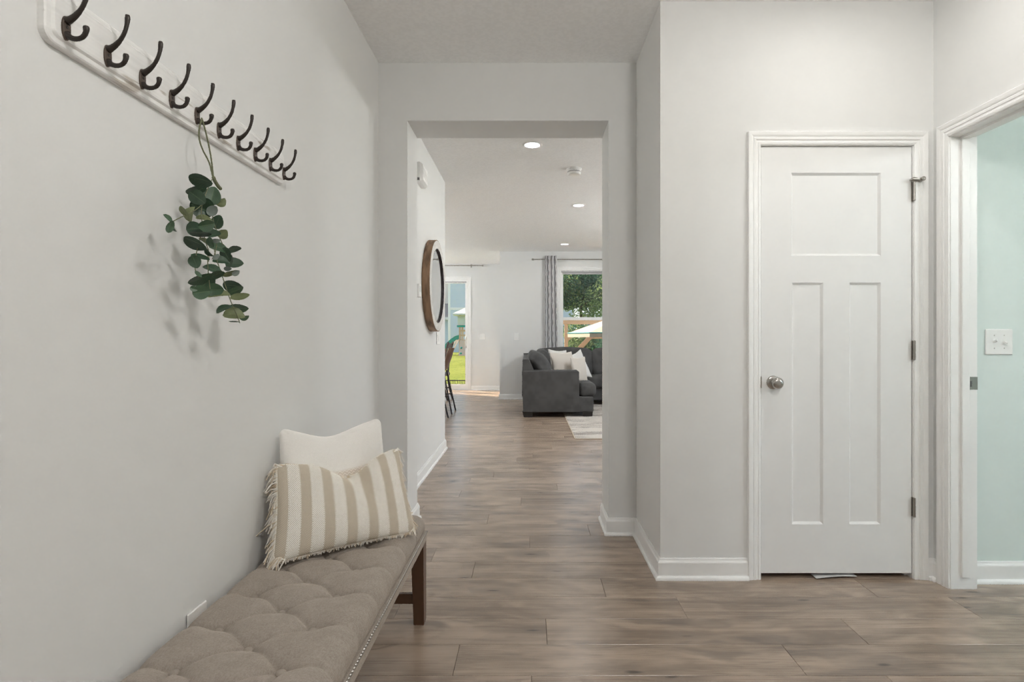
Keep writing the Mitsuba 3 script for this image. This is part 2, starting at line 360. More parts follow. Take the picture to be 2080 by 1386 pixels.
struct('wall_left', wall(XL - .12, XL, YE - .12, YBB, 0, H), WALL, 'light gray painted wall on the left of the entry hall, behind the coat rack')
struct('wall_opening', wall(XL, 3.12, YB, YBB, 0, H, [(-.711, .458, YB - 1, YBB + 1, -1, HO)]), WALL, 'gray wall at the end of the hall around the wide cased-free opening')
struct('wall_closet_side', wall(XA, XA + .11, YD, YB, 0, H), WALL, 'narrow gray side wall of the closet facing the hall opening')
DX0, DX1, DZ = 1.099, 1.815, 2.052
struct('wall_closet', wall(XA + .11, XR, YD, YD + .11, 0, H, [(DX0 - .022, DX1 + .022, YD - 1, YD + 1, -1, DZ + .020)]), WALL, 'gray wall around the white closet door')
JY0, JY1, JZ = 1.62, 2.418, 2.058
hole = (XR - 1, XM + 1, JY0 - .02, JY1 + .02, -1, JZ + .02)
struct('wall_right', wall(XR, (XR + XM) / 2, YE - .12, YB, 0, H, [hole]), WALL, 'gray wall on the right with the doorway to the mint green room')
struct('wall_office_near', wall((XR + XM) / 2, XM, YE - .12, 2.49, 0, H, [hole]), MINT, 'mint green side of the wall around the doorway')
struct('wall_office_far', wall((XR + XM) / 2, 5.2, 2.49, 2.61, 0, H), MINT, 'mint green wall seen through the doorway on the right')
struct('wall_office_right', wall(5.2, 5.32, -1.4, 2.61, 0, H, [(5, 5.5, -.5, 1.7, .75, 2.35)]), MINT, 'mint green wall with the window of the room on the right')
struct('wall_office_front', wall(XM, 5.32, -1.52, -1.4, 0, H), MINT, 'mint green wall at the front of the room on the right')
struct('wall_entry', wall(XL, XR, YE - .12, YE, 0, H, [(.05, .99, YE - 1, YE + 1, -1, 2.06), (1.12, 1.46, YE - 1, YE + 1, .15, 2.06), (-.42, -.08, YE - 1, YE + 1, .15, 2.06)]), WALL, 'gray wall around the front door behind the viewer')
struct('wall_corridor', wall(XKL, XLC, YBB, YK, 0, H), WALL, 'gray wall on the left of the passage, behind the round mirror')
struct('wall_kitchen', wall(XKL - .12, XKL, YBB, YDN + .12, 0, H, [(XKL - 1, XKL + 1, 6.6, 8.4, 1.1, 2.3)]), WALL, 'gray wall on the far left of the kitchen')
PDX0, PDX1, PDZ = -3.20, -1.345, 2.395
struct('wall_dining', wall(XKL, XJ + .12, YDN, YDN + .13, 0, H, [(PDX0, PDX1, YDN - 1, YDN + 1, -1, PDZ)]), WALL, 'pale gray far wall around the sliding glass door')
struct('wall_jog', wall(XJ, XJ + .12, YL + .13, YDN, 0, H), WALL, 'short gray return wall between the living and dining walls')
WX0, WX1, WZ0, WZ1 = .573, 1.62, .62, 2.393
struct('wall_living', wall(XJ, XGR + .12, YL, YL + .13, 0, H, [(WX0, WX1, YL - 1, YL + 1, WZ0, WZ1), (1.76, 2.80, YL - 1, YL + 1, WZ0, WZ1)]), WALL, 'gray living room wall with the window behind the sofa')
struct('wall_living_right', wall(XGR, XGR + .12, 4.0, YL, 0, H, [(XGR - 1, XGR + 1, 6.0, 8.6, .62, 2.39)]), WALL, 'gray wall on the right of the living room')
struct('wall_passage_right', cat_([wall(3.0, 3.12, YBB, 4.0, 0, H), wall(3.0, XGR + .12, 3.88, 4.0, 0, H)]), WALL, 'gray wall on the right of the passage')
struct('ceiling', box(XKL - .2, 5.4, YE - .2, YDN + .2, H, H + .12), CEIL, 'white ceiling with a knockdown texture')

# baseboards
def base(key, path, label):
    struct(key, sweep_plan(path, BASEP), TRIM, label, smooth=40)
CO = .062
base('baseboard_closet', [(DX0 - CO + .002, YD), (XA, YD), (XA, YB), (.458, YB), (.458, YBB)], 'white baseboard around the corner between closet door and opening') if False else None
def baseR(key, path, label):      # travel so that the room lies on the left
    struct(key, sweep_plan(path, BASEP), TRIM, label, smooth=40)
baseR('baseboard_closet', [(.458, YBB), (.458, YB), (XA, YB), (XA, YD), (DX0 - CO - .004, YD)][::-1], 'white baseboard stepping around the corner left of the closet door')
baseR('baseboard_closet_right', [(DX1 + CO + .004, YD), (XR, YD), (XR, JY1 + CO + .006)][::-1], 'short white baseboard in the corner right of the closet door')
baseR('baseboard_left', [(-.711, YBB + .01), (-.711, YB), (XL, YB), (XL, YE)], 'white baseboard along the left wall behind the bench')
baseR('baseboard_corridor', [(XKL, YK), (XLC, YK), (XLC, YBB), (-.711, YBB)], 'white baseboard along the passage wall below the round mirror')
baseR('baseboard_office', [(5.2, 2.49), (XM + .02, 2.49)], 'white baseboard of the mint green room')
baseR('baseboard_dining', [(XJ, YDN), (PDX1 + .075, YDN)], 'white baseboard right of the sliding glass door')
baseR('baseboard_living', [(XGR, YL), (XJ, YL), (XJ, YDN)], 'white baseboard of the living room wall beside the sofa')

# closet door
struct('trim_1', place(casing(DX0 - .005, DX1 + .005, 0, DZ + .005), (0, YD, 0)), TRIM, 'white moulded casing around the closet door', smooth=35)
jw = .020
jamb = cat_([box(DX0 - .021, DX0 - .003, YD - .001, YD + .11, 0, DZ + .02), box(DX1 + .003, DX1 + .021, YD - .001, YD + .11, 0, DZ + .02), box(DX0 - .021, DX1 + .021, YD - .001, YD + .11, DZ + .003, DZ + .02),
             box(DX0 - .003, DX0 + .010, YD + .040, YD + .075, 0, DZ), box(DX1 - .010, DX1 + .003, YD + .040, YD + .075, 0, DZ)])
obj('trim_1__jamb', jamb, TRIM)
dz0 = .024
panels = [(1.240, 1.670, 1.532, 1.930), (1.243, 1.396, .255, 1.408), (1.516, 1.669, .255, 1.408)]
slabm = M(box(DX0, DX1, YD + .001, YD + .036, dz0, DZ, .002))
for a, b, c, d in panels:
    i = .013
    slabm = slabm - m3.Manifold.hull_points([(a, YD - .001, c), (b, YD - .001, c), (a, YD - .001, d), (b, YD - .001, d), (a + i, YD + .011, c + i), (b - i, YD + .011, c + i), (a + i, YD + .011, d - i), (b - i, YD + .011, d - i)])
    slabm = slabm - mbox(a + i, b - i, YD + .010, YD + .2, c + i, d - i)
struct('door_1', unM(slabm), DOORW, 'white three panel closet door with satin knob')
for a, b, c, d in panels:
    obj('door_1__panel', box(a + .012, b - .012, YD + .0105, YD + .028, c + .012, d - .012), DOORW)
kp = [(0, .0620), (.008, .0618), (.015, .0606), (.021, .0575), (.0255, .0525), (.0275, .0465), (.0265, .0405), (.022, .0355), (.015, .0315), (.012, .029), (.0105, .024), (.0115, .016), (.016, .011), (.026, .0095), (.031, .006), (.0325, .001), (.0325, 0), (0, 0)]
obj('door_1__knob', place(lathe(kp, 40), (1.157, YD + .001, .932), (1, 0, 0), 90), STEEL, 35, label='satin nickel round knob with rose')
obj('door_1__latch_plate', box(DX0 - .010, DX0 - .001, YD - .011, YD + .030, .905, .962, .002), NICKELD)
for z in (1.085, .342):
    hg = cat_([tube([(DX1 + .0015, YD - .013, z - .045 + .018 * i + .0006), (DX1 + .0015, YD - .013, z - .045 + .018 * (i + 1) - .0006)], .0062, 14) for i in range(5)] + [box(DX1 - .004, DX1 + .007, YD - .004, YD + .01, z - .045, z + .045)])
    obj('door_1__hinge', hg, NICKELD, 40, label='nickel hinge on the closet door')
z = 1.838
hs = [tube([(DX1 + .0015, YD - .013, z - .045 + .018 * i + .0006), (DX1 + .0015, YD - .013, z - .045 + .018 * (i + 1) - .0006)], .0064, 14) for i in range(5)] + [box(DX1 - .004, DX1 + .007, YD - .004, YD + .01, z - .045, z + .045),
      tube([(DX1 + .0015, YD - .013, z + .044), (DX1 + .0015, YD - .013, z + .060)], [.010, .013], 14), box(DX1 - .020, DX1 + .030, YD - .034, YD - .010, z + .048, z + .054, .001),
      tube([(DX1 + .028, YD - .040, z + .052), (DX1 + .028, YD - .016, z + .052)], [.010, .0095], 14)]
obj('door_1__hinge', cat_(hs), NICKELD, 40, label='top hinge with pin door stop')
sheet = []
for t in np.linspace(0, 1, 9):
    for s in (0, 1): sheet.append((1.355 + .20 * t, YD - .012 + .05 * s + .012 * t, .006 + .012 * math.sin(math.pi * min(1, t * 1.0)) * (1 - s) * .4 + .004 * t))
sh = tm(sheet, grid_faces(9, 2)); sh2 = sh.copy(); sh2.apply_translation((0, 0, -.0015)); 
obj('paper_sheet', cat_([sh, sh2]), OUTW, True, label='white sheet lying in the gap under the closet door', cat='paper')

# office doorway
cs = casing(JY0 - .005, JY1 + .005, 0, JZ + .005)          # along x -> turn so that it faces -x on the right wall
v = cs.vertices.copy(); cs.vertices = np.stack([XR + v[:, 1], v[:, 0], v[:, 2]], 1); cs.invert()
struct('trim_2', cs, TRIM, 'white moulded casing of the doorway to the mint green room', smooth=35)
ca = casing(JY0 - .005, JY1 + .005, 0, JZ + .005, [(w * .9, t) for w, t in CASEP]); v = ca.vertices.copy(); ca.vertices = np.stack([XM - v[:, 1], v[:, 0], v[:, 2]], 1)
obj('trim_2__casing', ca, TRIM, 35)
jm = cat_([box(XR - .001, XM + .001, JY1 + .001, JY1 + .019, 0, JZ + .02), box(XR - .001, XM + .001, JY0 - .019, JY0 - .001, 0, JZ + .02), box(XR - .001, XM + .001, JY0 - .019, JY1 + .019, JZ + .001, JZ + .02)])
obj('trim_2__jamb', jm, TRIM)
st = cat_([box(XR + .042, XR + .078, JY1 - .010, JY1 + .002, .055, JZ, .002), box(XR + .042, XR + .078, JY0 - .002, JY0 + .010, 0, JZ, .002), box(XR + .042, XR + .078, JY0, JY1, JZ - .010, JZ + .002, .002)])
obj('trim_2__door_stop', st, TRIM)
sp = cat_([box(1.990, XM + .006, JY1 - .0022, JY1 + .001, .908, .966, .001)])
obj('trim_2__strike_plate', sp, STEEL, label='nickel strike plate on the doorway jamb')
obj('trim_2__strike_plate__latch_hole', box(1.995, 2.009, JY1 - .0027, JY1 - .001, .921, .947), PLASTICG)

# front door and sidelights behind the viewer, office window: they only let the daylight in
def window_unit(key, axis, at, a0, a1, z0, z1, rails=(), label='', fw=.05, sill=False, inward=-1, case=True):
    """Frame, panes and casing in an opening; axis 'y': the wall faces y, at = outer middle of the wall."""
    def bx(p0, p1, q0, q1, d0, d1, b=0):
        return box(p0, p1, at + d0, at + d1, q0, q1, b) if axis == 'y' else box(at + d0, at + d1, p0, p1, q0, q1, b)
    fr = cat_([bx(a0, a0 + fw, z0, z1, -.04, .04), bx(a1 - fw, a1, z0, z1, -.04, .04), bx(a0 + fw, a1 - fw, z0, z0 + fw, -.04, .04), bx(a0 + fw, a1 - fw, z1 - fw, z1, -.04, .04)])
    struct(key, fr, TRIM, label)
    lv = [z0 + fw, *rails, z1 - fw]
    for i, r in enumerate(rails): obj(key + '__rail', bx(a0 + fw, a1 - fw, r - .027, r + .027, -.025, .025), TRIM)
    for i in range(len(lv) - 1):
        c0, c1 = lv[i] + (.027 if i else 0), lv[i + 1] - (.027 if i < len(lv) - 2 else 0)
        if axis == 'y': v = [(a0 + fw, at, c0), (a1 - fw, at, c0), (a1 - fw, at, c1), (a0 + fw, at, c1)]
        else: v = [(at, a0 + fw, c0), (at, a1 - fw, c0), (at, a1 - fw, c1), (at, a0 + fw, c1)]
        obj(key + '__pane', tm(v, [[0, 1, 2, 3]]), PANE)
    return key
window_unit('window_2', 'x', 5.26, -.5, 1.7, .75, 2.35, (1.55,), 'white window of the mint green room')
window_unit('window_3', 'y', YE - .06, 1.12, 1.46, .15, 2.06, (), 'narrow sidelight window beside the front door')
window_unit('window_4', 'y', YE - .06, -.42, -.08, .15, 2.06, (), 'narrow sidelight window on the other side of the front door')
struct('door_2', box(.06, .98, YE - .08, YE - .035, .01, 2.05, .003), DOORW, 'white front door behind the viewer')
for (a, b) in ((.16, .48), (.56, .88)):
    for (c, d) in ((.2, .95), (1.1, 1.9)): obj('door_2__panel', box(a, b, YE - .04, YE - .026, c, d, .006), DOORW)

# living room window (two sashes stand behind the sofa), sliding door
for n, (a, b) in enumerate(((WX0, WX1), (1.76, 2.80))):
    key = 'window_1' if n == 0 else 'window_5'
    window_unit(key, 'y', YL + .045, a, b, WZ0, WZ1, (1.496,), 'white single hung window behind the gray sofa' if n == 0 else 'white window further right behind the sofa', fw=.034)
    f2 = cat_([box(a + .022, a + .05, YL + .02, YL + .075, WZ0 + .03, WZ1 - .03), box(b - .05, b - .022, YL + .02, YL + .075, WZ0 + .03, WZ1 - .03)])
    obj(key + '__sash', f2, TRIM)
    obj(key + '__casing', place(casing(a, b, WZ0 - .02, WZ1), (0, YL, 0)), TRIM, 35)
    obj(key + '__sill', box(a - .09, b + .09, YL - .045, YL + .03, WZ0 - .03, WZ0 - .005, .004), TRIM)
    obj(key + '__roller_shade', cat_([tube([(a + .015, YL + .012, WZ1 - .026), (b - .015, YL + .012, WZ1 - .026)], .018, 14), box(a + .02, b - .02, YL + .010, YL + .014, WZ1 - .075, WZ1 - .02)]), SHADE, 40, label='rolled up gray shade at the top of the window')
window_unit('window_6', 'x', XGR + .06, 6.0, 8.6, .62, 2.39, (1.5,), 'window on the right of the living room')
window_unit('window_7', 'x', XKL - .06, 6.6, 8.4, 1.1, 2.3, (), 'window over the kitchen counter')

def sliding_door():
    key = 'door_3'
    a, b, zt = PDX0, PDX1, PDZ
    fr = cat_([box(a, a + .03, YDN - .005, YDN + .125, 0, zt), box(b - .03, b, YDN - .005, YDN + .125, 0, zt), box(a + .03, b - .03, YDN - .005, YDN + .125, zt - .03, zt), box(a + .03, b - .03, YDN - .005, YDN + .125, 0, .03)])
    struct(key, fr, TRIM, 'white sliding glass door to the yard')
    mid = (a + b) / 2
    for (p, q, yy) in ((mid - .03, b - .03, YDN + .035), (a + .03, mid + .03, YDN + .085)):
        w = .028
        sash = cat_([box(p, p + w + .03, yy - .02, yy + .02, .03, zt - .03), box(q - w, q, yy - .02, yy + .02, .03, zt - .03), box(p + w, q - w, yy - .02, yy + .02, .03, .125), box(p + w, q - w, yy - .02, yy + .02, zt - .07, zt - .03)])
        obj(key + '__sash', sash, TRIM)
        obj(key + '__pane', tm([(p + w, yy, .125), (q - w, yy, .125), (q - w, yy, zt - .07), (p + w, yy, zt - .07)], [[0, 1, 2, 3]]), PANE)
    h = tube(smooth_path([(b - .043, YDN + .013, .93), (b - .043, YDN - .03, .96), (b - .043, YDN - .035, 1.05), (b - .043, YDN - .03, 1.14), (b - .043, YDN + .013, 1.17)], 16), .011, 10)
    obj(key + '__handle', cat_([h, box(b - .060, b - .032, YDN + .006, YDN + .016, .90, 1.20, .003)]), PLASTIC, 40, label='white pull handle')
    obj(key + '__casing', place(casing(a, b, 0, zt, [(w * 1.15, t) for w, t in CASEP]), (0, YDN, 0)), TRIM, 35)
    obj(key + '__roller_shade', box(a + .03, b - .012, YDN - .004, YDN + .02, zt - .055, zt - .028), SHADE, label='rolled up gray shade at the head of the sliding door')
sliding_door()
# ------------------------------------------------------------------ lamps
def downlight(x, y, label, L, group=None, r=.062, weight=.4):
    k = 'recessed_light'
    i = 0
    while f'{k}__trim' in scene: i += 1; k = f'recessed_light_{i:03d}'
    obj(f'{k}__trim', place(lathe([(r, -.001), (r + .002, -.006), (r + .016, -.005), (r + .022, -.001), (r + .022, .001), (r, .001)], 40), (x, y, H)), PLASTIC, 35)
    th = np.arange(40) * 2 * np.pi / 40
    v = np.vstack([np.stack([x + r * np.cos(th), y + r * np.sin(th), np.full(40, H - .003)], 1), [[x, y, H - .003]]])
    f = np.array([(40, (i + 1) % 40, i) for i in range(40)])
    obj(f'{k}__lens', tm(v, f), PLASTIC, emitter={'type': 'area', 'sampling_weight': weight, 'radiance': {'type': 'rgb', 'value': [L, L * .965, L * .91]}})
    meta(k, label, 'ceiling light', group)
downlight(P3(1081, 294, 4.403)[0], 4.403, 'recessed ceiling light nearest to the opening, the largest in view', GREAT_LAMP)
downlight(.588, 6.416, 'recessed ceiling light beyond the round smoke detector', GREAT_LAMP)
downlight(.597, 9.083, 'small recessed ceiling light farthest away, in front of the living room window wall', GREAT_LAMP)
downlight(1.36, 1.90, 'recessed ceiling light above the closet door, just out of view', FOYER_LAMP, weight=2.0)
def globe(x, y, z, label, L, r=.14, name='added_globe', tint=(.97, .99, 1.0), weight=1.5):  # globe lamps added out of view to fill the rooms with light
    k, i = name, 0
    while f'{k}__shade' in scene: i += 1; k = f'{name}_{i:03d}'
    s = trimesh.creation.icosphere(3, r); s.apply_translation((x, y, z))
    obj(f'{k}__shade', s, PLASTIC, True, emitter={'type': 'area', 'sampling_weight': weight, 'radiance': {'type': 'rgb', 'value': [L * c for c in tint]}})
    obj(f'{k}__rod', tube([(x, y, z + r), (x, y, H - .02)], .008, 10), STEEL)
    obj(f'{k}__canopy', place(lathe([(0, -.02), (.05, -.02), (.06, -.001), (0, -.001)], 24), (x, y, H)), PLASTIC, 30)
    meta(k, label, 'added fill lamp')
globe(-3.3, 7.4, 2.42, 'added unseen white globe over the kitchen counter for fill light', FILL_GLOBE)  # this and the next three: added to brighten the great room
globe(-2.75, 10.0, 2.36, 'added unseen white globe over the dining table for fill light', FILL_GLOBE * .40)
globe(2.2, 6.6, 2.40, 'added unseen white globe in the living room for fill light', FILL_GLOBE * .62)
globe(2.45, 5.0, 2.46, 'added unseen white globe at the near end of the living room for fill light', FILL_GLOBE * .47)
globe(3.6, .4, 2.25, 'added unseen white globe in the mint green room for fill light', OFFICE_FILL, .16)  # added to brighten the mint green room

globe(.80, .25, 2.47, 'added unseen white globe in the entry above the viewer for fill light', ENTRY_FILL, tint=(1.0, .97, .925), weight=3.0)  # added to lift the light on the entry walls and ceiling
# smoke detector
sd = lathe([(0, -.060), (.044, -.061), (.057, -.058), (.0605, -.052), (.063, -.018), (.072, -.015), (.074, -.002), (.074, 0), (0, 0)], 40)
obj('smoke_detector__base', place(sd, (.42, 5.03, H)), PLASTIC, 35)
obj('smoke_detector__vent_ring', place(lathe([(.0605, -.040), (.0632, -.039), (.0632, -.028), (.0605, -.027)], 32), (.42, 5.03, H)), mat('vent_gray', (.45, .45, .45), .5), 35, label='gray vent ring')
meta('smoke_detector', 'round white smoke detector on the ceiling between the recessed lights', 'smoke detector')

# ------------------------------------------------------------------ coat rack on the left wall
RY0, RY1, RZ0, RZ1 = .948, 1.874, 1.681, 1.790
def board_poly(inset, r):
    from shapely.geometry import box as sbox
    return sbox(RY0 + inset, RZ0 + inset, RY1 - inset, RZ1 - inset).buffer(-r, join_style=1).buffer(r, quad_segs=6)
def layer(poly0, poly1, x0, x1):
    """A slab between two outlines (y, z): poly0 at x0, poly1 at x1."""
    a = np.array(poly0.exterior.coords)[:-1]; b = np.array(poly1.exterior.coords)[:-1]
    return hull(np.vstack([np.c_[np.full(len(a), x0), a], np.c_[np.full(len(b), x1), b]]))
bd = [layer(board_poly(0, .022), board_poly(.0, .022), XL, XL + .0125), layer(board_poly(0, .022), board_poly(.0025, .020), XL + .0125, XL + .0150), layer(board_poly(.0115, .014), board_poly(.0155, .012), XL + .0149, XL + .0195)]
obj('coat_rack__board', cat_([bd[0], bd[1]]), RACKW)
obj('coat_rack__board__raised_panel', bd[2], RACKW)
meta('coat_rack', 'distressed white coat rack board with ten dark bronze hooks on the left wall', 'coat rack')
XF = XL + .0195
def hook_mesh():
    pl = hull(np.vstack([np.stack([np.full(20, x), .0092 * s * np.sin(t), .0225 * s * np.cos(t)], 1) for x, s in ((0, 1), (.0028, 1), (.0042, .88)) for t in [np.arange(20) * 2 * np.pi / 20]]))
    up = smooth_path([(.003, 0, .013), (.010, 0, .0165), (.022, 0, .026), (.034, 0, .043), (.0405, 0, .062), (.0425, 0, .083)], 26)
    ru = np.interp(np.linspace(0, 1, 26), [0, .12, .4, .75, .93, 1], [.0070, .0056, .0038, .0038, .0049, .0038])
    lo = smooth_path([(.003, 0, -.011), (.011, 0, -.0175), (.022, 0, -.0195), (.032, 0, -.0165), (.038, 0, -.008), (.0388, 0, .0035)], 26)
    rl = np.interp(np.linspace(0, 1, 26), [0, .15, .5, .8, .95, 1], [.0070, .0052, .0040, .0043, .0055, .0042])
    return pl, cat_([tube(up, ru, 12), tube(lo, rl, 12)])
HPL, HARM = hook_mesh()
for i in range(10):
    y = .984 + .0969 * i
    at = (XF - .0004, y, 1.7175)
    k = obj('coat_rack__hook', place(HARM, at), BRONZE, True)
    obj(k + '__plate', place(HPL, at), BRONZEW, 40)
    for dz in (.0, ):
        obj(k + '__screw', place(lathe([(0, .0012), (.0018, .0011), (.0030, .0004), (.0032, -.002), (0, -.002)], 14), (at[0] + .0042, y - .0, at[2] + .002), (0, 1, 0), 90), BRONZE, 30)

# ------------------------------------------------------------------ eucalyptus hanging from the fifth hook
def ZP(zx, zy, extra=0.0):
    px, py = 310 + zx / 3.081, 220 + zy / 3.081
    X = -.828 + max(0, zy - 60) / 1290 * .060 + extra
    Y = X * F / (px - CX)
    return P3(px, py, Y)
def stemline(pts, r, ex=0.0, n=22):
    return tube(smooth_path([ZP(*p, ex) for p in pts], n), r, 8)
gs = [stemline([(308, 62), (294, 120), (292, 190), (318, 270), (352, 335), (370, 400), (380, 440)], .0019), stemline([(308, 62), (330, 140), (352, 235), (370, 340), (378, 410), (384, 445)], .0019)]
obj('eucalyptus_sprig__hanging_loop', cat_(gs), STEM, True, label='thin green stem loop')
obj('eucalyptus_sprig__stem_end', stemline([(380, 430), (390, 455), (408, 485), (426, 504)], .0045), STEM, True)
mains = [[(380, 435), (350, 490), (325, 560), (305, 640), (310, 720), (322, 800), (345, 880), (350, 960)], [(372, 640), (385, 720), (415, 800), (440, 855)], [(300, 800), (280, 880), (266, 960), (272, 1030), (290, 1060)],
         [(385, 880), (405, 960), (432, 1040), (462, 1130), (490, 1210), (520, 1280), (546, 1345)], [(310, 600), (262, 640), (200, 672), (122, 712)], [(350, 880), (345, 960), (350, 1050), (360, 1130)], [(400, 850), (392, 900), (372, 945)]]
for s in mains: obj('eucalyptus_sprig__stem', stemline(s, .0011), STEM, True)
def leaf_mesh(L, W, fold, bend):
    nu, nv = 21, 9; u = np.linspace(0, 1, nu)[:, None]; w = np.linspace(-1, 1, nv)[None]
    wid = W / 2 * np.sin(np.pi * np.clip(u, 0, 1) ** .85) ** .62
    x = (u - .5) * L + 0 * w; y = wid * w; z = fold * np.abs(y) + bend * ((u - .5) ** 2) * L + 0 * w
    return np.stack([x, y, z], -1).reshape(-1, 3), grid_faces(nu, nv)
LEAVES = [(305, 445, 122, 72, 4, 0), (283, 515, 118, 56, 20, 0), (372, 550, 112, 82, 78, 1), (282, 560, 96, 76, -35, 0), (432, 588, 62, 36, 30, 2), (312, 632, 118, 92, -20, 0), (376, 640, 70, 50, 45, 3), (327, 687, 86, 30, 4, 2),
    (405, 712, 84, 58, 70, 0), (264, 755, 84, 76, 10, 0), (340, 732, 90, 62, 10, 1), (368, 790, 96, 46, -6, 0), (440, 788, 62, 50, 55, 2), (272, 838, 124, 52, -18, 0), (330, 835, 70, 26, -38, 2), (420, 872, 104, 48, -12, 1), (508, 880, 76, 38, 8, 0),
    (460, 915, 84, 48, -62, 0), (300, 930, 96, 34, -28, 0), (265, 962, 74, 60, -70, 0), (430, 958, 86, 40, 8, 0), (512, 972, 92, 48, 4, 0), (482, 960, 90, 36, -80, 1), (385, 1012, 112, 38, -28, 0), (298, 1066, 132, 42, 38, 0), (345, 1082, 92, 74, 50, 1),
    (400, 1040, 84, 44, 20, 0), (480, 1032, 86, 24, 14, 2), (308, 1152, 92, 74, 12, 1), (392, 1136, 88, 70, 4, 1), (418, 1168, 114, 46, 12, 2), (500, 1110, 98, 58, 2, 0), (520, 1142, 92, 46, 10, 1), (550, 1190, 100, 34, 26, 2), (448, 1252, 92, 38, 40, 0),
    (512, 1290, 112, 62, 0, 2), (540, 1252, 98, 42, -8, 1), (575, 1312, 50, 28, 20, 1), (512, 1333, 56, 9, 10, 0), (196, 645, 64, 28, -68, 2), (236, 660, 92, 42, 82, 2), (96, 690, 60, 24, -62, 1), (105, 738, 76, 34, 88, 1), (128, 750, 50, 18, -70, 0),
    (350, 905, 60, 22, -55, 0), (398, 930, 44, 24, 30, 3), (470, 1005, 40, 22, 0, 3), (520, 1030, 46, 26, 40, 3), (285, 1040, 46, 24, -30, 1), (258, 1130, 40, 30, -20, 1), (280, 600, 92, 60, 60, 0), (340, 600, 70, 60, -10, 0), (300, 780, 110, 34, 14, 0), (400, 830, 40, 24, 10, 3), (362, 840, 60, 34, -70, 1)]
lr = random.Random(5)
for (zx, zy, L, W, ang, c) in LEAVES:
    off = lr.uniform(-.022, .026)
    p = ZP(zx, zy, off); view = np.array([0, 0, CZ]) - p; dist = p[1] / F / 3.081
    vw = view / np.linalg.norm(view)
    r = np.cross([0, 0, 1.0], vw); r /= np.linalg.norm(r); u = np.cross(vw, r)
    A = math.radians(ang); a = math.cos(A) * r + math.sin(A) * u; bb = np.cross(vw, a)
    sx = 1.0 / max(.75, abs(vw[1]) ** .5)
    Lm, Wm = L * dist * 1.12, W * dist * 1.22
    Wr = max(Wm, min(.78 * Lm, Wm * 2.2)); tilt = math.acos(min(1, Wm / Wr)) * lr.choice([-1, 1]) + lr.uniform(-.12, .12)
    b2 = math.cos(tilt) * bb + math.sin(tilt) * vw; n2 = np.cross(a, b2)
    tip = lr.uniform(-.35, .35); a2 = math.cos(tip) * a + math.sin(tip) * n2; n3 = np.cross(a2, b2)
    v, f = leaf_mesh(Lm, Wr, lr.uniform(.05, .45), lr.uniform(-.7, .45))
    gu, gv = np.meshgrid(np.linspace(0, 1, 21), np.linspace(0, 1, 9), indexing='ij')
    obj('eucalyptus_sprig__leaf', tm(p + v @ np.stack([a2, b2, n3]), f), [LEAFA, LEAFB, LEAFC, LEAFD][c], True, uv=np.stack([gu, gv], -1).reshape(-1, 2))
meta('eucalyptus_sprig', 'green eucalyptus sprig hanging from the fifth hook of the coat rack', 'eucalyptus sprig')

# ------------------------------------------------------------------ tufted bench
BX0, BX1, BY0, BY1 = -.866, -.420, .940, 2.166
ZN, ZT = .357, .408
BUT = [(x, y) for x, ph in ((-.776, 0), (-.659, .5), (-.543, 0)) for y in (1.160 + .1672 * (k + ph) for k in range(-1, 6)) if BY0 + .06 < y < BY1 - .06]
SEG = []
for (x, y) in BUT:
    for (x2, y2) in BUT:
        if abs(x2 - x - .1165) < .004 and abs(abs(y2 - y) - .0836) < .004: SEG.append((x, y, x2, y2))
    if x > -.55: SEG.append((x, y, BX1 + .09, y))
    if x < -.77: SEG.append((x, y, BX0 - .06, y))
for x in (-.776, -.659, -.543):
    ys = [y for (bx, y) in BUT if bx == x]
    SEG.append((x, max(ys), x, BY1 + .09)); SEG.append((x, min(ys), x, BY0 - .09))
def fold(s, e, r, drop):
    """Unfolded distance s past the edge line -> (along, down) round a corner of radius r ending 'drop' below the top."""
    d = s - (e - r); q = np.clip(d / r, 0, np.pi / 2)
    return np.where(d > 0, e - r + r * np.sin(q), s), np.where(d > 0, r * (1 - np.cos(q)) + np.maximum(d - r * np.pi / 2, 0), 0)
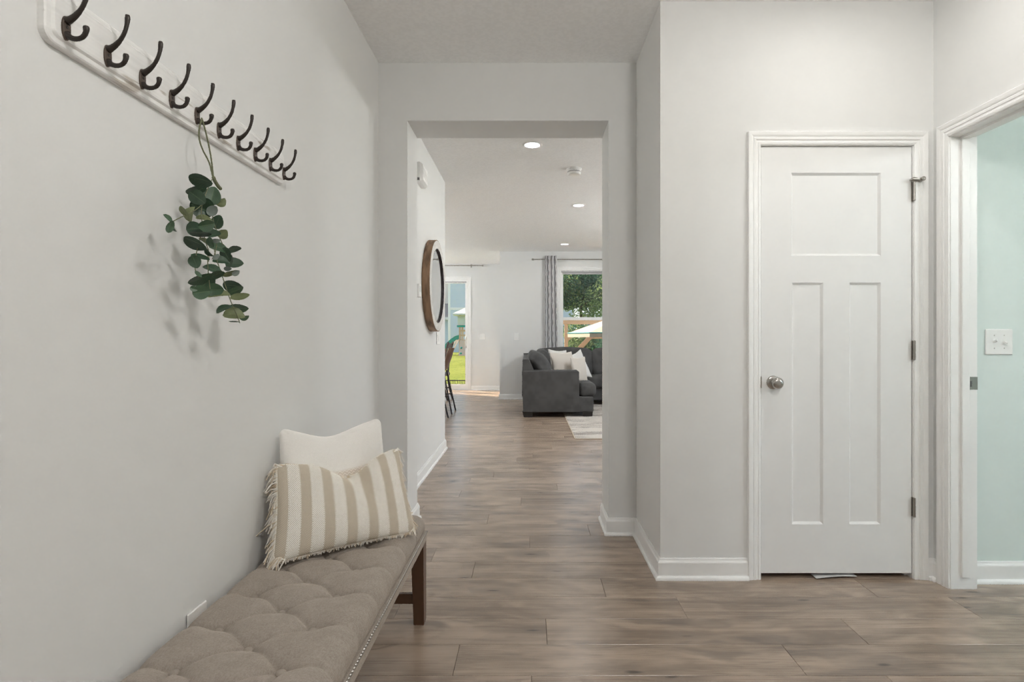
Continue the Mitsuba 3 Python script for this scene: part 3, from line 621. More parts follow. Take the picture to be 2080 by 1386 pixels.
def bench_cushion():
    r = .044; drop = ZT - ZN; bx1 = BX1 - .012; by1 = BY1 - .010; by0 = BY0 + .010; ext = r * np.pi / 2 - r + drop - r
    us = np.linspace(BX0 - ext * .9, bx1 + ext, 170); vs = np.linspace(by0 - ext, by1 + ext, 400)
    U, V = np.meshgrid(us, vs, indexing='ij')
    x1, d1 = fold(U, bx1, r, drop); x0, d0 = fold(-U, -BX0, r, drop); X = np.where(U > (BX0 + BX1) / 2, x1, -x0); DX = np.where(U > (BX0 + BX1) / 2, d1, d0)
    y1, e1 = fold(V, by1, r, drop); y0, e0 = fold(-V, -by0, r, drop); mid = (BY0 + BY1) / 2; Y = np.where(V > mid, y1, -y0); DY = np.where(V > mid, e1, e0)
    P = np.stack([X, Y, ZT - np.minimum(np.sqrt(DX ** 2 + DY ** 2), drop)], -1)
    db = np.min([np.hypot(U - x, V - y) for x, y in BUT], axis=0)
    dl = np.full(U.shape, 9.0)
    for (ax, ay, bx, by) in SEG:
        dx, dy = bx - ax, by - ay; t = np.clip(((U - ax) * dx + (V - ay) * dy) / (dx * dx + dy * dy), 0, 1)
        dl = np.minimum(dl, np.hypot(U - ax - t * dx, V - ay - t * dy))
    edge = np.clip(1 - np.sqrt(DX ** 2 + DY ** 2) / drop, 0, 1) ** 1.1
    h = edge * (.019 * (1 - np.exp(-(db / .042) ** 2)) + .0105 * (1 - np.exp(-dl / .018)) + .0070 * np.exp(-(db / .06) ** 2) * (1 - np.exp(-(dl / .006) ** 2))) - .006 * np.exp(-(db / .014) ** 2) * (edge > .6)
    side = np.clip((U - (bx1 - .03)) / .05, 0, 1); h += .009 * side * edge * (1 - np.exp(-(np.min([np.abs(V - y) for x, y in BUT if x > -.55], axis=0) / .022) ** 1.2))
    h += edge * .0022 * (meshkit.fbm(np.stack([U * 18, V * 18, U * 0], -1), 3) - .5)
    tu = np.gradient(P, axis=0); tv = np.gradient(P, axis=1); n = np.cross(tu, tv); n /= np.maximum(np.linalg.norm(n, axis=-1, keepdims=True), 1e-9)
    P = P + n * h[..., None]
    P[..., 0] = np.maximum(P[..., 0], XL + .004)
    return tm(P.reshape(-1, 3), grid_faces(len(us), len(vs))), np.stack([U, V], -1).reshape(-1, 2)
bm, buv = bench_cushion()
obj('bench__cushion', bm, BENCHF, True, uv=buv)
for (x, y) in BUT:
    obj('bench__cushion__button', place(lathe([(0, .0062), (.005, .0056), (.0095, .0036), (.0115, 0), (.0105, -.003), (0, -.004)], 20), (x, y, ZT + .0045)), BENCHF, 40, uv=None)
ap = cat_([box(BX0, BX1 + .0005, BY0, BY1, .318, ZN + .004, .004)])
obj('bench__apron', ap, BENCHF, uv=ap.vertices[:, [1, 2]] + ap.vertices[:, [0, 0]] * .7, label='fabric covered rail below the nailheads')
nh = []
dome = lathe([(0, .0046), (.0019, .0041), (.0035, .0025), (.0044, 0), (0, -.001)], 10)
for y in np.arange(BY0 + .006, BY1 - .002, .0128): nh.append(place(dome, (BX1 + .0015, y, ZN), (0, 1, 0), 90))
for x in np.arange(BX0 + .01, BX1 - .002, .0128): nh.append(place(dome, (x, BY1 + .001, ZN), (1, 0, 0), -90)); nh.append(place(dome, (x, BY0 - .001, ZN), (1, 0, 0), 90))
k = obj('bench__nailhead_trim', cat_(nh), STEEL, 40, kind='stuff', label='row of small silver nailheads along the seat edge')
def leg(xo, xi, yo, yi):
    """A leg that tapers from (xi, yi) inner corner at the top to a smaller foot."""
    t = .010; top, bot = .322, 0.0
    sx, sy = np.sign(xi - xo), np.sign(yi - yo)
    return hull([(xo, yo, top), (xi, yo, top), (xo, yi, top), (xi, yi, top), (xo, yo, bot), (xi - sx * t, yo, bot), (xo, yi - sy * t, bot), (xi - sx * t, yi - sy * t, bot)])
for (xo, xi) in ((BX1 - .001, BX1 - .052), (BX0 + .004, BX0 + .055)):
    for (yo, yi) in ((BY1 - .004, BY1 - .060), (BY0 + .004, BY0 + .060)):
        obj('bench__leg', leg(xo, xi, yo, yi), WALNUT)
for y in (BY1 - .030, BY0 + .030):
    obj('bench__stretcher', box(BX0 + .045, BX1 - .044, y - .010, y + .010, .078, .118, .002), WALNUT)
obj('bench__stretcher', box((BX0 + BX1) / 2 - .010, (BX0 + BX1) / 2 + .010, BY0 + .038, BY1 - .038, .080, .112, .002), WALNUT)
meta('bench', 'taupe button tufted bench with silver nailheads and dark walnut legs by the left wall', 'bench')

# ------------------------------------------------------------------ pillows on the bench
def pillow(c, thick, nx=56, ny=44, pinch=.05, warp=None, power=.42, wr=.004, seed=0, kr=.84):
    """c: corners bottom-left, bottom-right, top-right, top-left seen from the front; returns (mesh, uv, point(u, v, side))."""
    c = np.asarray(c, float)
    nrm = np.cross((c[1] - c[0]) + (c[2] - c[3]), (c[3] - c[0]) + (c[2] - c[1])); nrm /= np.linalg.norm(nrm)
    def surf(u, v, side):
        au, av = np.abs(u), np.abs(v); k = kr; du, dv = np.maximum(au - k, 0), np.maximum(av - k, 0); q = np.where((du > 0) & (dv > 0), np.maximum(du, dv) / np.maximum(np.hypot(du, dv), 1e-9), 1)
        u, v = np.sign(u) * np.where(du > 0, k + du * q, au), np.sign(v) * np.where(dv > 0, k + dv * q, av)
        pu = u * (1 - pinch * (1 - v ** 2) * np.abs(u) ** 2); pv = v * (1 - pinch * 1.2 * (1 - u ** 2) * np.abs(v) ** 2)
        s, t = (pu + 1) / 2, (pv + 1) / 2
        P = (1 - s)[..., None] * (1 - t)[..., None] * c[0] + s[..., None] * (1 - t)[..., None] * c[1] + s[..., None] * t[..., None] * c[2] + (1 - s)[..., None] * t[..., None] * c[3]
        g = np.clip((1 - au ** 2) * (1 - av ** 2), 0, 1)
        h = thick / 2 * g ** power
        w = meshkit.fbm(np.stack([u * 2.2 + seed, v * 2.2, np.zeros_like(u) + side * 7], -1), 4) - .5
        h = h + wr * 2 * w * g ** .3
        dP = 0
        if warp is not None:
            dP, dh = warp(u, v); h = h + dh * (1 if side > 0 else -.3) * g ** .25
        return P + dP + nrm * (side * h)[..., None]
    a = np.sin(np.linspace(-1, 1, nx) * np.pi / 2); b = np.sin(np.linspace(-1, 1, ny) * np.pi / 2)
    A, B = np.meshgrid(a, b, indexing='ij')
    v = np.concatenate([surf(A, B, 1).reshape(-1, 3), surf(A, B, -1).reshape(-1, 3)])
    f = np.vstack([grid_faces(nx, ny), grid_faces(nx, ny, flip=True) + nx * ny])
    uv = np.tile(np.stack([(A + 1) / 2, (B + 1) / 2], -1).reshape(-1, 2), (2, 1))
    return tm(v, f), uv, surf, nrm
def fringe(surf, sides, n, length, seed, rad=.0021):
    r = np.random.default_rng(seed); out = ([], [])
    for (ua, va, ub, vb, ln) in sides:
        for t in np.linspace(0, 1, int(n * math.hypot(ub - ua, vb - va) / 2)):
            u = np.array([ua + (ub - ua) * t]); v = np.array([va + (vb - va) * t])
            e = surf(u, v, 1)[0]; i = e + (surf(u * .97, v * .97, 1)[0] - e) * .12; o = e - i; o /= max(np.linalg.norm(o), 1e-6)
            L = length * ln * r.uniform(.6, 1.15); j = r.normal(0, .35, 3)
            p1 = e + (o * .8 + j * .5) * L * .45 + np.array([0, 0, -.12 * L]); p2 = p1 + (o * .35 + j * .9) * L * .45 + np.array([0, 0, -.42 * L])
            out[int(r.random() < .3)].append(tube([i, e, p1, p2], [rad * 1.2, rad * 1.3, rad * 1.1, rad * .8], 5, True))
    return [cat_(o) for o in out if o]
def warp_white(u, v):
    d = np.exp(-((u + .10) / .55) ** 2) * np.clip((v + 1) / 2, 0, 1) ** 3
    ear = np.clip((v + 1) / 2, 0, 1) ** 4 * (np.abs(u) ** 6)
    return np.stack([0 * u, 0 * u, -.035 * d + .012 * ear], -1), -.010 * d
wc = [(-.840, 1.770, .445), (-.560, 2.130, .445), (-.602, 2.140, .818), (-.856, 1.815, .832)]
wm_, wuv, wsurf, wn = pillow(wc, .115, warp=warp_white, pinch=.045, wr=.013, seed=3)
obj('cream_pillow', wm_, WPIL, True, uv=wuv, label='plain off-white cotton pillow standing behind the striped one on the bench', cat='pillow')
def warp_str(u, v):
    vv = np.clip((v + 1) / 2, 0, 1)
    d = np.exp(-((u - .10) / .40) ** 2) * vv ** 2
    line = np.exp(-(((u - .10) + (1 - vv) * -.5) / .14) ** 2) * vv ** 1.5
    return np.stack([0 * u, 0 * u, -.068 * d + .012 * np.abs(u) ** 5 * vv], -1), -.042 * line
sc_ = [(-.792, 1.640, .448), (-.412, 1.915, .446), (-.508, 2.045, .712), (-.840, 1.765, .715)]
sm_, suv, ssurf, sn = pillow(sc_, .118, warp=warp_str, pinch=.03, wr=.004, seed=11)
obj('striped_pillow__cover', sm_, STRIPE, True, uv=suv)
fr = fringe(ssurf, [(-1, -1, -1, 1, 1.15), (1, -1, 1, 1, .6), (-1, 1, 1, 1, .42), (-1, -1, 1, -1, .2), (.90, .93, .99, .97, 1.3), (-.99, -.95, -.86, -.99, 1.5), (-.99, .95, -.9, .99, .8)], 190, .052, 4)
obj('striped_pillow__fringe', fr[0], FRINGE, True, kind='stuff', label='cream thread fringe')
obj('striped_pillow__fringe', fr[1], FRINGEB, True, kind='stuff', label='beige thread fringe')
meta('striped_pillow', 'beige and cream striped lumbar pillow with thread fringe leaning in front on the bench', 'pillow')

# ------------------------------------------------------------------ small things on the walls
def plate_parts(name, label, cat, tr, w, h, gangs, kind, t=.006):
    """A wall plate in local axes: x across, z up, facing -y; tr places it."""
    m = box(-w / 2, w / 2, -t, 0, -h / 2, h / 2, .0025); obj(f'{name}__plate', tr(m), PLASTIC)
    for g in range(gangs):
        x = (g - (gangs - 1) / 2) * .046
        if kind == 'toggle':
            obj(f'{name}__slot', tr(box(x - .005, x + .005, -t - .0006, -t + .001, -.012, .012)), PLASTIC)
            tg = box(-.0038, .0038, -.017, 0, -.0045, .0045, .0012); tg = place(tg, (x, -t, 0), (1, 0, 0), -28 if g == 0 else 24)
            obj(f'{name}__toggle', tr(tg), PLASTIC)
            for z in (-.030, .030): obj(f'{name}__screw', tr(place(lathe([(0, .001), (.002, .0008), (.0026, 0), (0, -.001)], 12), (x, -t, z), (1, 0, 0), 90)), NICKELD)
        elif kind == 'rocker':
            obj(f'{name}__rocker', tr(hull([(x - .0165, -t - .0005, -.033), (x + .0165, -t - .0005, -.033), (x - .0165, -t - .0045, .033), (x + .0165, -t - .0045, .033), (x - .0165, -t + .001, -.033), (x + .0165, -t + .001, -.033), (x - .0165, -t + .001, .033), (x + .0165, -t + .001, .033), (x - .0165, -t - .0015, 0), (x + .0165, -t - .0015, 0)])), PLASTIC)
        else:
            for z in (-.0195, .0195):
                rc = unM(m3.Manifold.cylinder(.004, .0165, circular_segments=32) ^ mbox(-.0165, .0165, -.0135, .0135, -1, 1)); rc = place(rc, (x, -t + .002, z), (1, 0, 0), 90)
                obj(f'{name}__receptacle', tr(rc), PLASTIC, 30)
                for sx in (-.0063, .0063): obj(f'{name}__slot', tr(box(x + sx - .001, x + sx + .001, -t - .0022, -t - .0005, z - .004, z + .004)), PLASTICG)
    meta(name, label, cat)
def onY(x, y, z): return lambda m: place(m, (x, y, z))
def onLeft(x, y, z): return lambda m: place(m, (x, y, z), (0, 0, 1), 90)
plate_parts('light_switch', 'white double toggle switch plate on the mint green wall', 'light switch', onY(2.193, 2.489, 1.125), .128, .120, 2, 'toggle')
plate_parts('light_switch_001', 'white single rocker switch on the gray living room wall left of the curtain', 'light switch', onY(-.247, YL - .001, 1.165), .088, .134, 1, 'rocker')
plate_parts('light_switch_002', 'white double switch plate on the wall beside the sliding glass door', 'light switch', onY(-1.028, YDN - .001, 1.165), .128, .128, 2, 'rocker')
plate_parts('light_switch_003', 'white switch plate on the passage wall under the round mirror', 'light switch', onLeft(XLC + .001, 5.04, 1.140), .165, .118, 3, 'rocker')
plate_parts('wall_outlet', 'white outlet low on the left wall right behind the tufted bench', 'outlet', onLeft(XL + .001, 1.398, .3735), .080, .125, 1, 'outlet')

ch = hull([(XLC, y, z) for y in (4.07, 4.29) for z in (2.345, 2.492)] + [(XLC + .032, y, z) for y in (4.07, 4.29) for z in (2.345, 2.492)] + [(XLC + .052, y, z) for y in (4.088, 4.272) for z in (2.362, 2.476)])
obj('door_chime__cover', ch, PLASTIC)
for i in range(5): obj('door_chime__vent', box(XLC + .0515, XLC + .0535, 4.10 + .036 * i, 4.118 + .036 * i, 2.385, 2.452, .0008), PLASTIC)
obj('door_chime__opening', box(XLC + .008, XLC + .028, 4.0695, 4.072, 2.352, 2.372), PLASTICG)
meta('door_chime', 'white door chime box high on the passage wall above the round mirror', 'door chime')
obj('thermostat__body', box(XLC, XLC + .024, 4.075, 4.165, 1.458, 1.560, .004), PLASTIC)
obj('thermostat__screen', box(XLC + .0235, XLC + .0248, 4.092, 4.150, 1.500, 1.545), mat('screen_gray', (.55, .58, .56), .25, .5))
meta('thermostat', 'white thermostat on the passage wall at the left edge of the round mirror', 'thermostat')

# round mirror on the passage wall
MY, MZ, MR = 4.68, 1.598, .400
def along_x(m, x): return place(m, (x, MY, MZ), (0, 1, 0), 90)
obj('round_mirror__rim', along_x(lathe([(MR - .004, .001), (MR, .003), (MR, .064), (MR - .003, .0655), (MR - .006, .0655), (MR - .006, .001)], 96), XLC), RIMW, 35, label='brown wooden outer rim')
obj('round_mirror__face_ring', along_x(lathe([(MR - .0065, .060), (MR - .0065, .0665), (MR - .010, .068), (MR - .070, .068), (MR - .074, .066), (MR - .074, .060)], 96), XLC), WASHED, 35, label='whitewashed front ring')
obj('round_mirror__inner_band', along_x(lathe([(MR - .074, .064), (MR - .076, .0655), (MR - .081, .0655), (MR - .083, .060), (MR - .083, .050), (MR - .074, .050)], 96), XLC), BLACKM, 35, label='dark metal inner band')
obj('round_mirror__glass', along_x(lathe([(0, .052), (MR - .0835, .052), (MR - .0835, .046), (0, .046)], 96), XLC), MIRROR, 30)
meta('round_mirror', 'large round mirror in a deep wooden frame on the passage wall', 'mirror')

# ------------------------------------------------------------------ living room
SX0, SX1, SY0, SY1 = -.112, .915, 7.600, 9.700
def arm():
    y0, y1 = SY0, SY0 + .20
    pts = []
    for y in (y0 + .012, y1 - .012):
        for (x, z) in ((SX0 + .03, .075), (.705, .075), (SX0 + .012, .66), (.690, .66), (SX0 + .022, .675), (.680, .675)): pts.append((x, y, z))
    for y in (y0, y1):
        for (x, z) in ((SX0 + .018, .085), (.715, .085), (SX0 + .0, .655), (.705, .655)): pts.append((x, y, z))
    a = hull(pts); s = a.subdivide().subdivide(); trimesh.smoothing.filter_taubin(s, iterations=4)
    return a
obj('sofa__arm', arm(), VELVET, label='charcoal arm panel facing the hall')
obj('sofa__base', cat_([box(SX0 + .02, SX1, SY0 + .004, SY1, .075, .300, .018), box(SX0 + .02, 3.1, 9.035, SY1, .075, .300, .018)]), VELVET)
sb1 = hull([(SX0 + .004, SY0 + .02, .60), (SX0 + .16, SY0 + .02, .60), (SX0 + .01, SY0 + .03, .832), (SX0 + .10, SY0 + .03, .832), (SX0 + .004, SY1, .60), (SX0 + .16, SY1, .60), (SX0 + .01, SY1, .84), (SX0 + .10, SY1, .84), (SX0 + .23, SY0 + .02, .55), (SX0 + .23, SY1, .55), (SX0 + .0, SY0 + .02, .3), (SX0 + .23, SY0 + .02, .3), (SX0, SY1, .3), (SX0 + .23, SY1, .3)])
obj('sofa__back_frame', sb1, VELVET)
obj('sofa__back_frame', hull([(SX0, 9.56, .3), (3.1, 9.56, .3), (SX0, SY1, .3), (3.1, SY1, .3), (SX0, 9.66, .86), (3.1, 9.66, .86), (SX0, SY1, .86), (3.1, SY1, .86)]), VELVET)
def cushion(name, center, size, r, puff, rot=None, m=VELVET, label=None):
    c = place(rbox(size, r, 18, puff), center, rot); v = c.vertices
    v += (meshkit.fbm(v * 7, 3) - .5)[:, None] * .012
    return obj(name, c, m, True, label=label)
tc = cat_([place(rbox((.85, .82, .190), .055, 18, .012), (.525, 8.16, .392)), place(rbox((.240, .36, .190), .055, 14, .008), (.833, 7.800, .392))])
obj('sofa__seat_cushion', tc, VELVET, True)
cushion('sofa__seat_cushion', (.525, 8.86, .392), (.85, .56, .190), .055, .012)
cushion('sofa__seat_cushion', (1.45, 9.30, .392), (.98, .72, .190), .055, .018)
cushion('sofa__seat_cushion', (2.46, 9.30, .392), (1.0, .72, .190), .055, .018)
cushion('sofa__back_cushion', (.150, 8.10, .705), (.20, .62, .44), .09, .060, [((0, 1, 0), -30)], label='slumped charcoal back cushion by the near arm')
cushion('sofa__back_cushion', (.235, 8.92, .700), (.22, .72, .46), .09, .040, [((0, 1, 0), -14)])
cushion('sofa__back_cushion', (.62, 9.50, .690), (.98, .22, .50), .09, .04, [((1, 0, 0), -10)])
cushion('sofa__back_cushion', (1.58, 9.50, .690), (.94, .24, .50), .09, .045, [((1, 0, 0), -10)])
cushion('sofa__back_cushion', (2.55, 9.50, .690), (.94, .24, .50), .09, .045, [((1, 0, 0), -10)])
for (x, y) in ((-.03, SY0 + .07), (.83, SY0 + .07), (-.03, 9.6), (.95, 9.14), (3.0, 9.14), (3.0, 9.6)):
    zf = .0125 if .5 < x and y < 9 else 0
    obj('sofa__foot', hull([(x - .075, y - .045, .08), (x + .075, y - .045, .08), (x - .075, y + .045, .08), (x + .075, y + .045, .08), (x - .055, y - .035, zf), (x + .065, y - .035, zf), (x - .055, y + .035, zf), (x + .065, y + .035, zf)]), FEETB)
meta('sofa', 'charcoal velvet corner sofa in the living room under the window', 'sofa')
def throw(name, label, corners, thick, m, frng=None, seed=0):
    me, uv, sf, n = pillow(corners, thick, 30, 26, pinch=.10, wr=.012, seed=seed, kr=.97)
    if frng:
        obj(f'{name}__cover', me, m, True, uv=uv)
        fr = fringe(sf, [(-1, -1, -1, 1, 1), (1, -1, 1, 1, 1), (-1, 1, 1, 1, 1)], 60, .03, seed, .004)
        obj(f'{name}__fringe', cat_(fr), m, True, kind='stuff')
        meta(name, label, 'throw pillow')
    else: obj(name, me, m, True, uv=uv, label=label, cat='throw pillow')
def quad(px, Y):           # corner pixels with a depth each
    return [P3(x, y, d) for (x, y), d in zip(px, Y)]
throw('throw_pillow', 'white throw pillow with a fringe, left-most and rearmost of the pale pillows on the sofa', quad([(1120, 758), (1152, 758), (1150, 712), (1115, 710)], (8.55, 8.80, 8.9, 8.65)), .10, CUSHW, True, 2)
throw('throw_pillow_001', 'plain beige throw pillow in front of the fringed one behind the sofa arm', quad([(1124, 768), (1175, 766), (1161, 714), (1116, 716)], (8.10, 8.30, 8.45, 8.3)), .13, CUSHB, False, 5)
throw('throw_pillow_002', 'cream throw pillow with a pointed top, right-most on the sofa seat', quad([(1170, 770), (1203, 767), (1179, 709), (1150, 724)], (8.55, 8.85, 9.05, 8.8)), .11, CUSHW, False, 8)
throw('throw_pillow_003', 'pale throw pillow standing at the front of the sofa seat beside the arm', quad([(1164, 778), (1194, 778), (1188, 724), (1158, 726)], (7.98, 8.18, 8.28, 8.12)), .09, CUSHB, False, 13)

rg = box(.515, 3.6, 5.975, 9.02, .0005, .012, .003)
obj('area_rug__pile', rg, RUG); obj('area_rug__binding', cat_([box(.507, .519, 5.967, 9.028, .0005, .0105), box(.507, 3.608, 5.967, 5.979, .0005, .0105)]), RUGE, label='beige bound edge')
meta('area_rug', 'cream and gray streaked area rug under the sofa', 'rug')

# curtain and rods
def curtain():
    nu, nv = 150, 26; us = np.linspace(0, 1, nu); vs = np.linspace(.02, 2.65, nv); U, V = np.meshgrid(us, vs, indexing='ij')
    sp = 1 + .22 * np.clip((2.6 - V) / 2.6, 0, 1)
    x = .285 + .205 * U * sp; y = YL - .085 + .034 * np.sin(U ** 1.1 * 2 * np.pi * 3.2 - 1.2) * (.85 + .15 * V / 2.6) + .004 * np.sin(V * 3 + U * 9)
    return tm(np.stack([x, y, V], -1).reshape(-1, 3), grid_faces(nu, nv)), np.stack([U, V / 2.64], -1).reshape(-1, 2)
cm, cuv = curtain()
obj('curtain__panel', cm, CURT, True, uv=cuv)
obj('curtain__lining', place(tm(cm.vertices.copy(), cm.faces), (.012, .006, 0)), LINER, True, label='pale lining edge')
for i in range(5):
    t = trimesh.creation.torus(.020, .004, major_sections=20, minor_sections=8); obj('curtain__grommet', place(t, (.30 + .043 * i, YL - .085, 2.585), (0, 1, 0), 90), STEEL, True)
meta('curtain', 'gray curtain with a white trellis pattern gathered left of the living room window', 'curtain')
def rod(name, x0, x1, y, wy, z, label, r=.0075):
    obj(f'{name}__pole', tube([(x0, y, z), (x1, y, z)], r, 14), STEEL, 40)
    for x in (x0, x1): obj(f'{name}__finial', place(lathe([(0, -.02), (.012, -.018), (.019, -.004), (.019, .012), (.013, .024), (0, .028)], 18), (x, y, z), (0, 1, 0), -90 if x == x0 else 90), STEEL, 35)
    for x in (x0 + .25, x1 - .25): obj(f'{name}__bracket', cat_([box(x - .007, x + .007, y, wy, z - .006, z + .006), box(x - .016, x + .016, wy - .006, wy, z - .035, z + .035, .002)]), STEEL)
    meta(name, label, 'curtain rod')
rod('curtain_rod', .06, 3.25, YL - .085, YL, 2.585, 'thin silver curtain rod above the living room window')
rod('curtain_rod_001', -3.5, -1.02, YDN - .085, YDN, 2.700, 'thin silver curtain rod above the sliding glass door')

# ------------------------------------------------------------------ kitchen counter, stools, dining chairs
CABW = mat('cabinet_white', (.72, .72, .70), .4, .4)
obj('kitchen_counter__cabinet', box(-2.75, -1.76, 6.85, 9.0, 0, .88, .006), CABW)
obj('kitchen_counter__worktop', box(-2.85, -1.62, 6.75, 9.05, .88, .915, .006), mat('stone_top', (.55, .54, .52), .25, .5))
meta('kitchen_counter', 'white kitchen counter the bar stools stand at', 'counter')
def stool(name, y, label, group=None):
    """A counter stool facing -x: leather shell on a thin black frame."""
    nu, nv = 15, 26
    prof = smooth_path([(-1.64, .640), (-1.54, .632), (-1.40, .628), (-1.31, .650), (-1.255, .735), (-1.215, .85), (-1.170, .985)], nv)
    W = np.interp(np.linspace(0, 1, nv), [0, .1, .45, .7, .9, 1], [.17, .20, .215, .215, .185, .13])
    u = np.linspace(-1, 1, nu); vv = []
    for k in range(nv):
        t = k / (nv - 1); cup = .050 * np.clip(t, .2, 1)
        vv.append(np.stack([prof[k, 0] - cup * u ** 2 * (t > .4) * 1.1, y + W[k] * u, prof[k, 1] + cup * .7 * u ** 2 * (t <= .75)], 1))
    vv = np.array(vv)
    back = vv + np.array([.014, 0, -.012])
    me = cat_([tm(vv.reshape(-1, 3), grid_faces(nv, nu)), tm(back.reshape(-1, 3), grid_faces(nv, nu, flip=True))])
    rim = np.concatenate([vv[:, 0], vv[-1, 1:], vv[::-1, -1][1:], vv[0, ::-1][1:]]) + np.array([.007, 0, -.006])
    obj(f'{name}__shell', me, LEATHER, True, label='brown leather shell')
    obj(f'{name}__shell__piping', tube(rim, .009, 8), LEATHER, True)
    tops = [(-1.30, y - .15), (-1.30, y + .15), (-1.58, y - .15), (-1.58, y + .15)]; feet = [(-1.165, y - .205), (-1.165, y + .205), (-1.70, y - .205), (-1.70, y + .205)]
    for (a, b), (c, d) in zip(tops, feet): obj(f'{name}__leg', tube([(a, b, .635), (c, d, .0)], .011, 10), BLACKM, True)
    def at(i, z): t = 1 - z / .635; return (tops[i][0] + (feet[i][0] - tops[i][0]) * t, tops[i][1] + (feet[i][1] - tops[i][1]) * t, z)
    for (i, j, z) in ((0, 1, .29), (2, 3, .23), (0, 2, .26), (1, 3, .26)): obj(f'{name}__footrest', tube([at(i, z), at(j, z)], .009, 8), BLACKM, True)
    meta(name, label, 'bar stool', group)
stool('bar_stool', 8.155, 'brown leather bar stool with thin black legs, its back showing past the passage wall')
stool('bar_stool_001', 7.385, 'bar stool mostly hidden behind the end of the passage wall, one black leg showing')
def dining_chair(name, x, y, deg, label):
    """A dark wooden chair facing -x before turning."""
    tr = lambda m: place(m, (x, y, 0), (0, 0, 1), deg)
    for s in (-1, 1):
        obj(f'{name}__leg', tr(tube(smooth_path([(.26, s * .20, 0), (.20, s * .20, .22), (.175, s * .20, .45), (.19, s * .20, .70), (.27, s * .20, 1.06)], 16), np.linspace(.019, .017, 16), 8)), DKWOOD, True)
        obj(f'{name}__leg', tr(tube([(-.21, s * .20, 0), (-.20, s * .20, .45)], [.016, .021], 8)), DKWOOD, True)
        obj(f'{name}__side_stretcher', tr(tube([(-.205, s * .20, .20), (.205, s * .20, .20)], .012, 8)), DKWOOD, True)
    obj(f'{name}__seat', tr(place(rbox((.46, .46, .07), .03, 10, .01), (-.02, 0, .465))), DKWOOD, True)
    for z, xx in ((.99, .245), (.80, .205), (.62, .185)): obj(f'{name}__back_slat', tr(box(xx - .010, xx + .010, -.19, .19, z - .045, z + .045, .006)), DKWOOD)
    meta(name, label, 'dining chair')
dining_chair('dining_chair', -1.73, 9.86, -4, 'dark wooden dining chair beyond the bar stools, nearer to the sliding door panel')

obj('dining_table__top', box(-3.3, -2.12, 9.3, 10.9, .72, .755, .008), DKWOOD)
for (x, y) in ((-3.2, 9.4), (-2.22, 9.4), (-3.2, 10.8), (-2.22, 10.8)): obj('dining_table__leg', hull([(x + i * .04, y + j * .04, .72) for i in (-1, 1) for j in (-1, 1)] + [(x + i * .028, y + j * .028, 0) for i in (-1, 1) for j in (-1, 1)]), DKWOOD)
meta('dining_table', 'dark wooden dining table hidden behind the passage wall', 'table')

# ------------------------------------------------------------------ outdoors
def gz(Y): return np.interp(Y, [12, 20, 37, 80], [-1.35, -1.5, -.09, .4])
xs, ys = np.linspace(-70, 70, 60), np.r_[np.linspace(11.9, 40, 40), np.linspace(42, 140, 20)]
GX, GY = np.meshgrid(xs, ys, indexing='ij')
struct('ground', tm(np.stack([GX, GY, gz(GY) + .06 * (meshkit.noise(np.stack([GX * .4, GY * .4, 0 * GX], -1)) - .5)], -1).reshape(-1, 3), grid_faces(60, 60)), GRASS, 'bright green lawn sloping up behind the house', smooth=True)
def siding(x0, x1, y, z0, z1, pitch=.16):
    v, f = [], []
    for i, z in enumerate(np.arange(z0, z1, pitch)):
        o = len(v); z2 = min(z + pitch, z1)
        v += [(x0, y - .018, z), (x1, y - .018, z), (x1, y, z2), (x0, y, z2), (x0, y, z), (x1, y, z)]; f += [(o, o + 1, o + 2, o + 3), (o + 4, o + 5, o + 1, o)]
    return tm(v, np.array(f))
HY = 42.0; hx = -6.42
def gable(x0, x1, y0, y1, z, ridge, over=.4):
    xm = (x0 + x1) / 2
    return cat_([hull([(x0 - over, y, z + d) for y in (y0 - over, y1 + over) for d in (-.1, .08)] + [(xm, y, ridge + d) for y in (y0 - over, y1 + over) for d in (-.02, .16)]), hull([(x1 + over, y, z + d) for y in (y0 - over, y1 + over) for d in (-.1, .08)] + [(xm, y, ridge + d) for y in (y0 - over, y1 + over) for d in (-.02, .16)])])
obj('blue_house__wall', cat_([box(hx, 3.5, HY, HY + 9, -.3, 6.6), siding(hx, 3.5, HY - .01, -.2, 6.5)]), BLUES)
obj('blue_house__corner_board', box(hx - .03, hx + .16, HY - .05, HY + .12, -.2, 6.5), OUTW); obj('blue_house__corner_board', box(3.36, 3.53, HY - .05, HY + .12, -.2, 6.5), OUTW)
obj('blue_house__band_board', box(hx + .16, 3.36, HY - .045, HY, 3.33, 3.52), OUTW, label='white horizontal band between the stories')
obj('blue_house__roof', gable(hx, 3.5, HY, HY + 9, 6.5, 9.2), SHING)
for (a, b, c, d) in ((-2.2, -1.1, 4.2, 5.8), (.4, 1.5, 4.2, 5.8), (-1.8, .6, .8, 2.6)):
    k = obj('blue_house__window', cat_([box(a, a + .1, HY - .07, HY, c, d), box(b - .1, b, HY - .07, HY, c, d), box(a, b, HY - .07, HY, c, c + .1), box(a, b, HY - .07, HY, d - .1, d)]), OUTW)
    obj(k + '__pane', box(a + .1, b - .1, HY - .04, HY - .02, c + .1, d - .1), mat('dark_window', (.10, .13, .15), .1, .6) if 'mat_dark_window' not in scene else 'mat_dark_window')
meta('blue_house', 'light blue sided house with white trim seen through the sliding glass door', 'house')
obj('tan_house__wall', cat_([box(-24, -7.4, 51.5, 60, -.3, 8.6), siding(-24, -7.4, 51.49, 4.2, 8.5)]), TANS)
obj('tan_house__porch_wall', cat_([box(-24, -7.6, 49.5, 51.5, -.3, 2.9), siding(-24, -7.6, 49.48, -.2, 2.8)]), GREYS, label='pale lower wall')
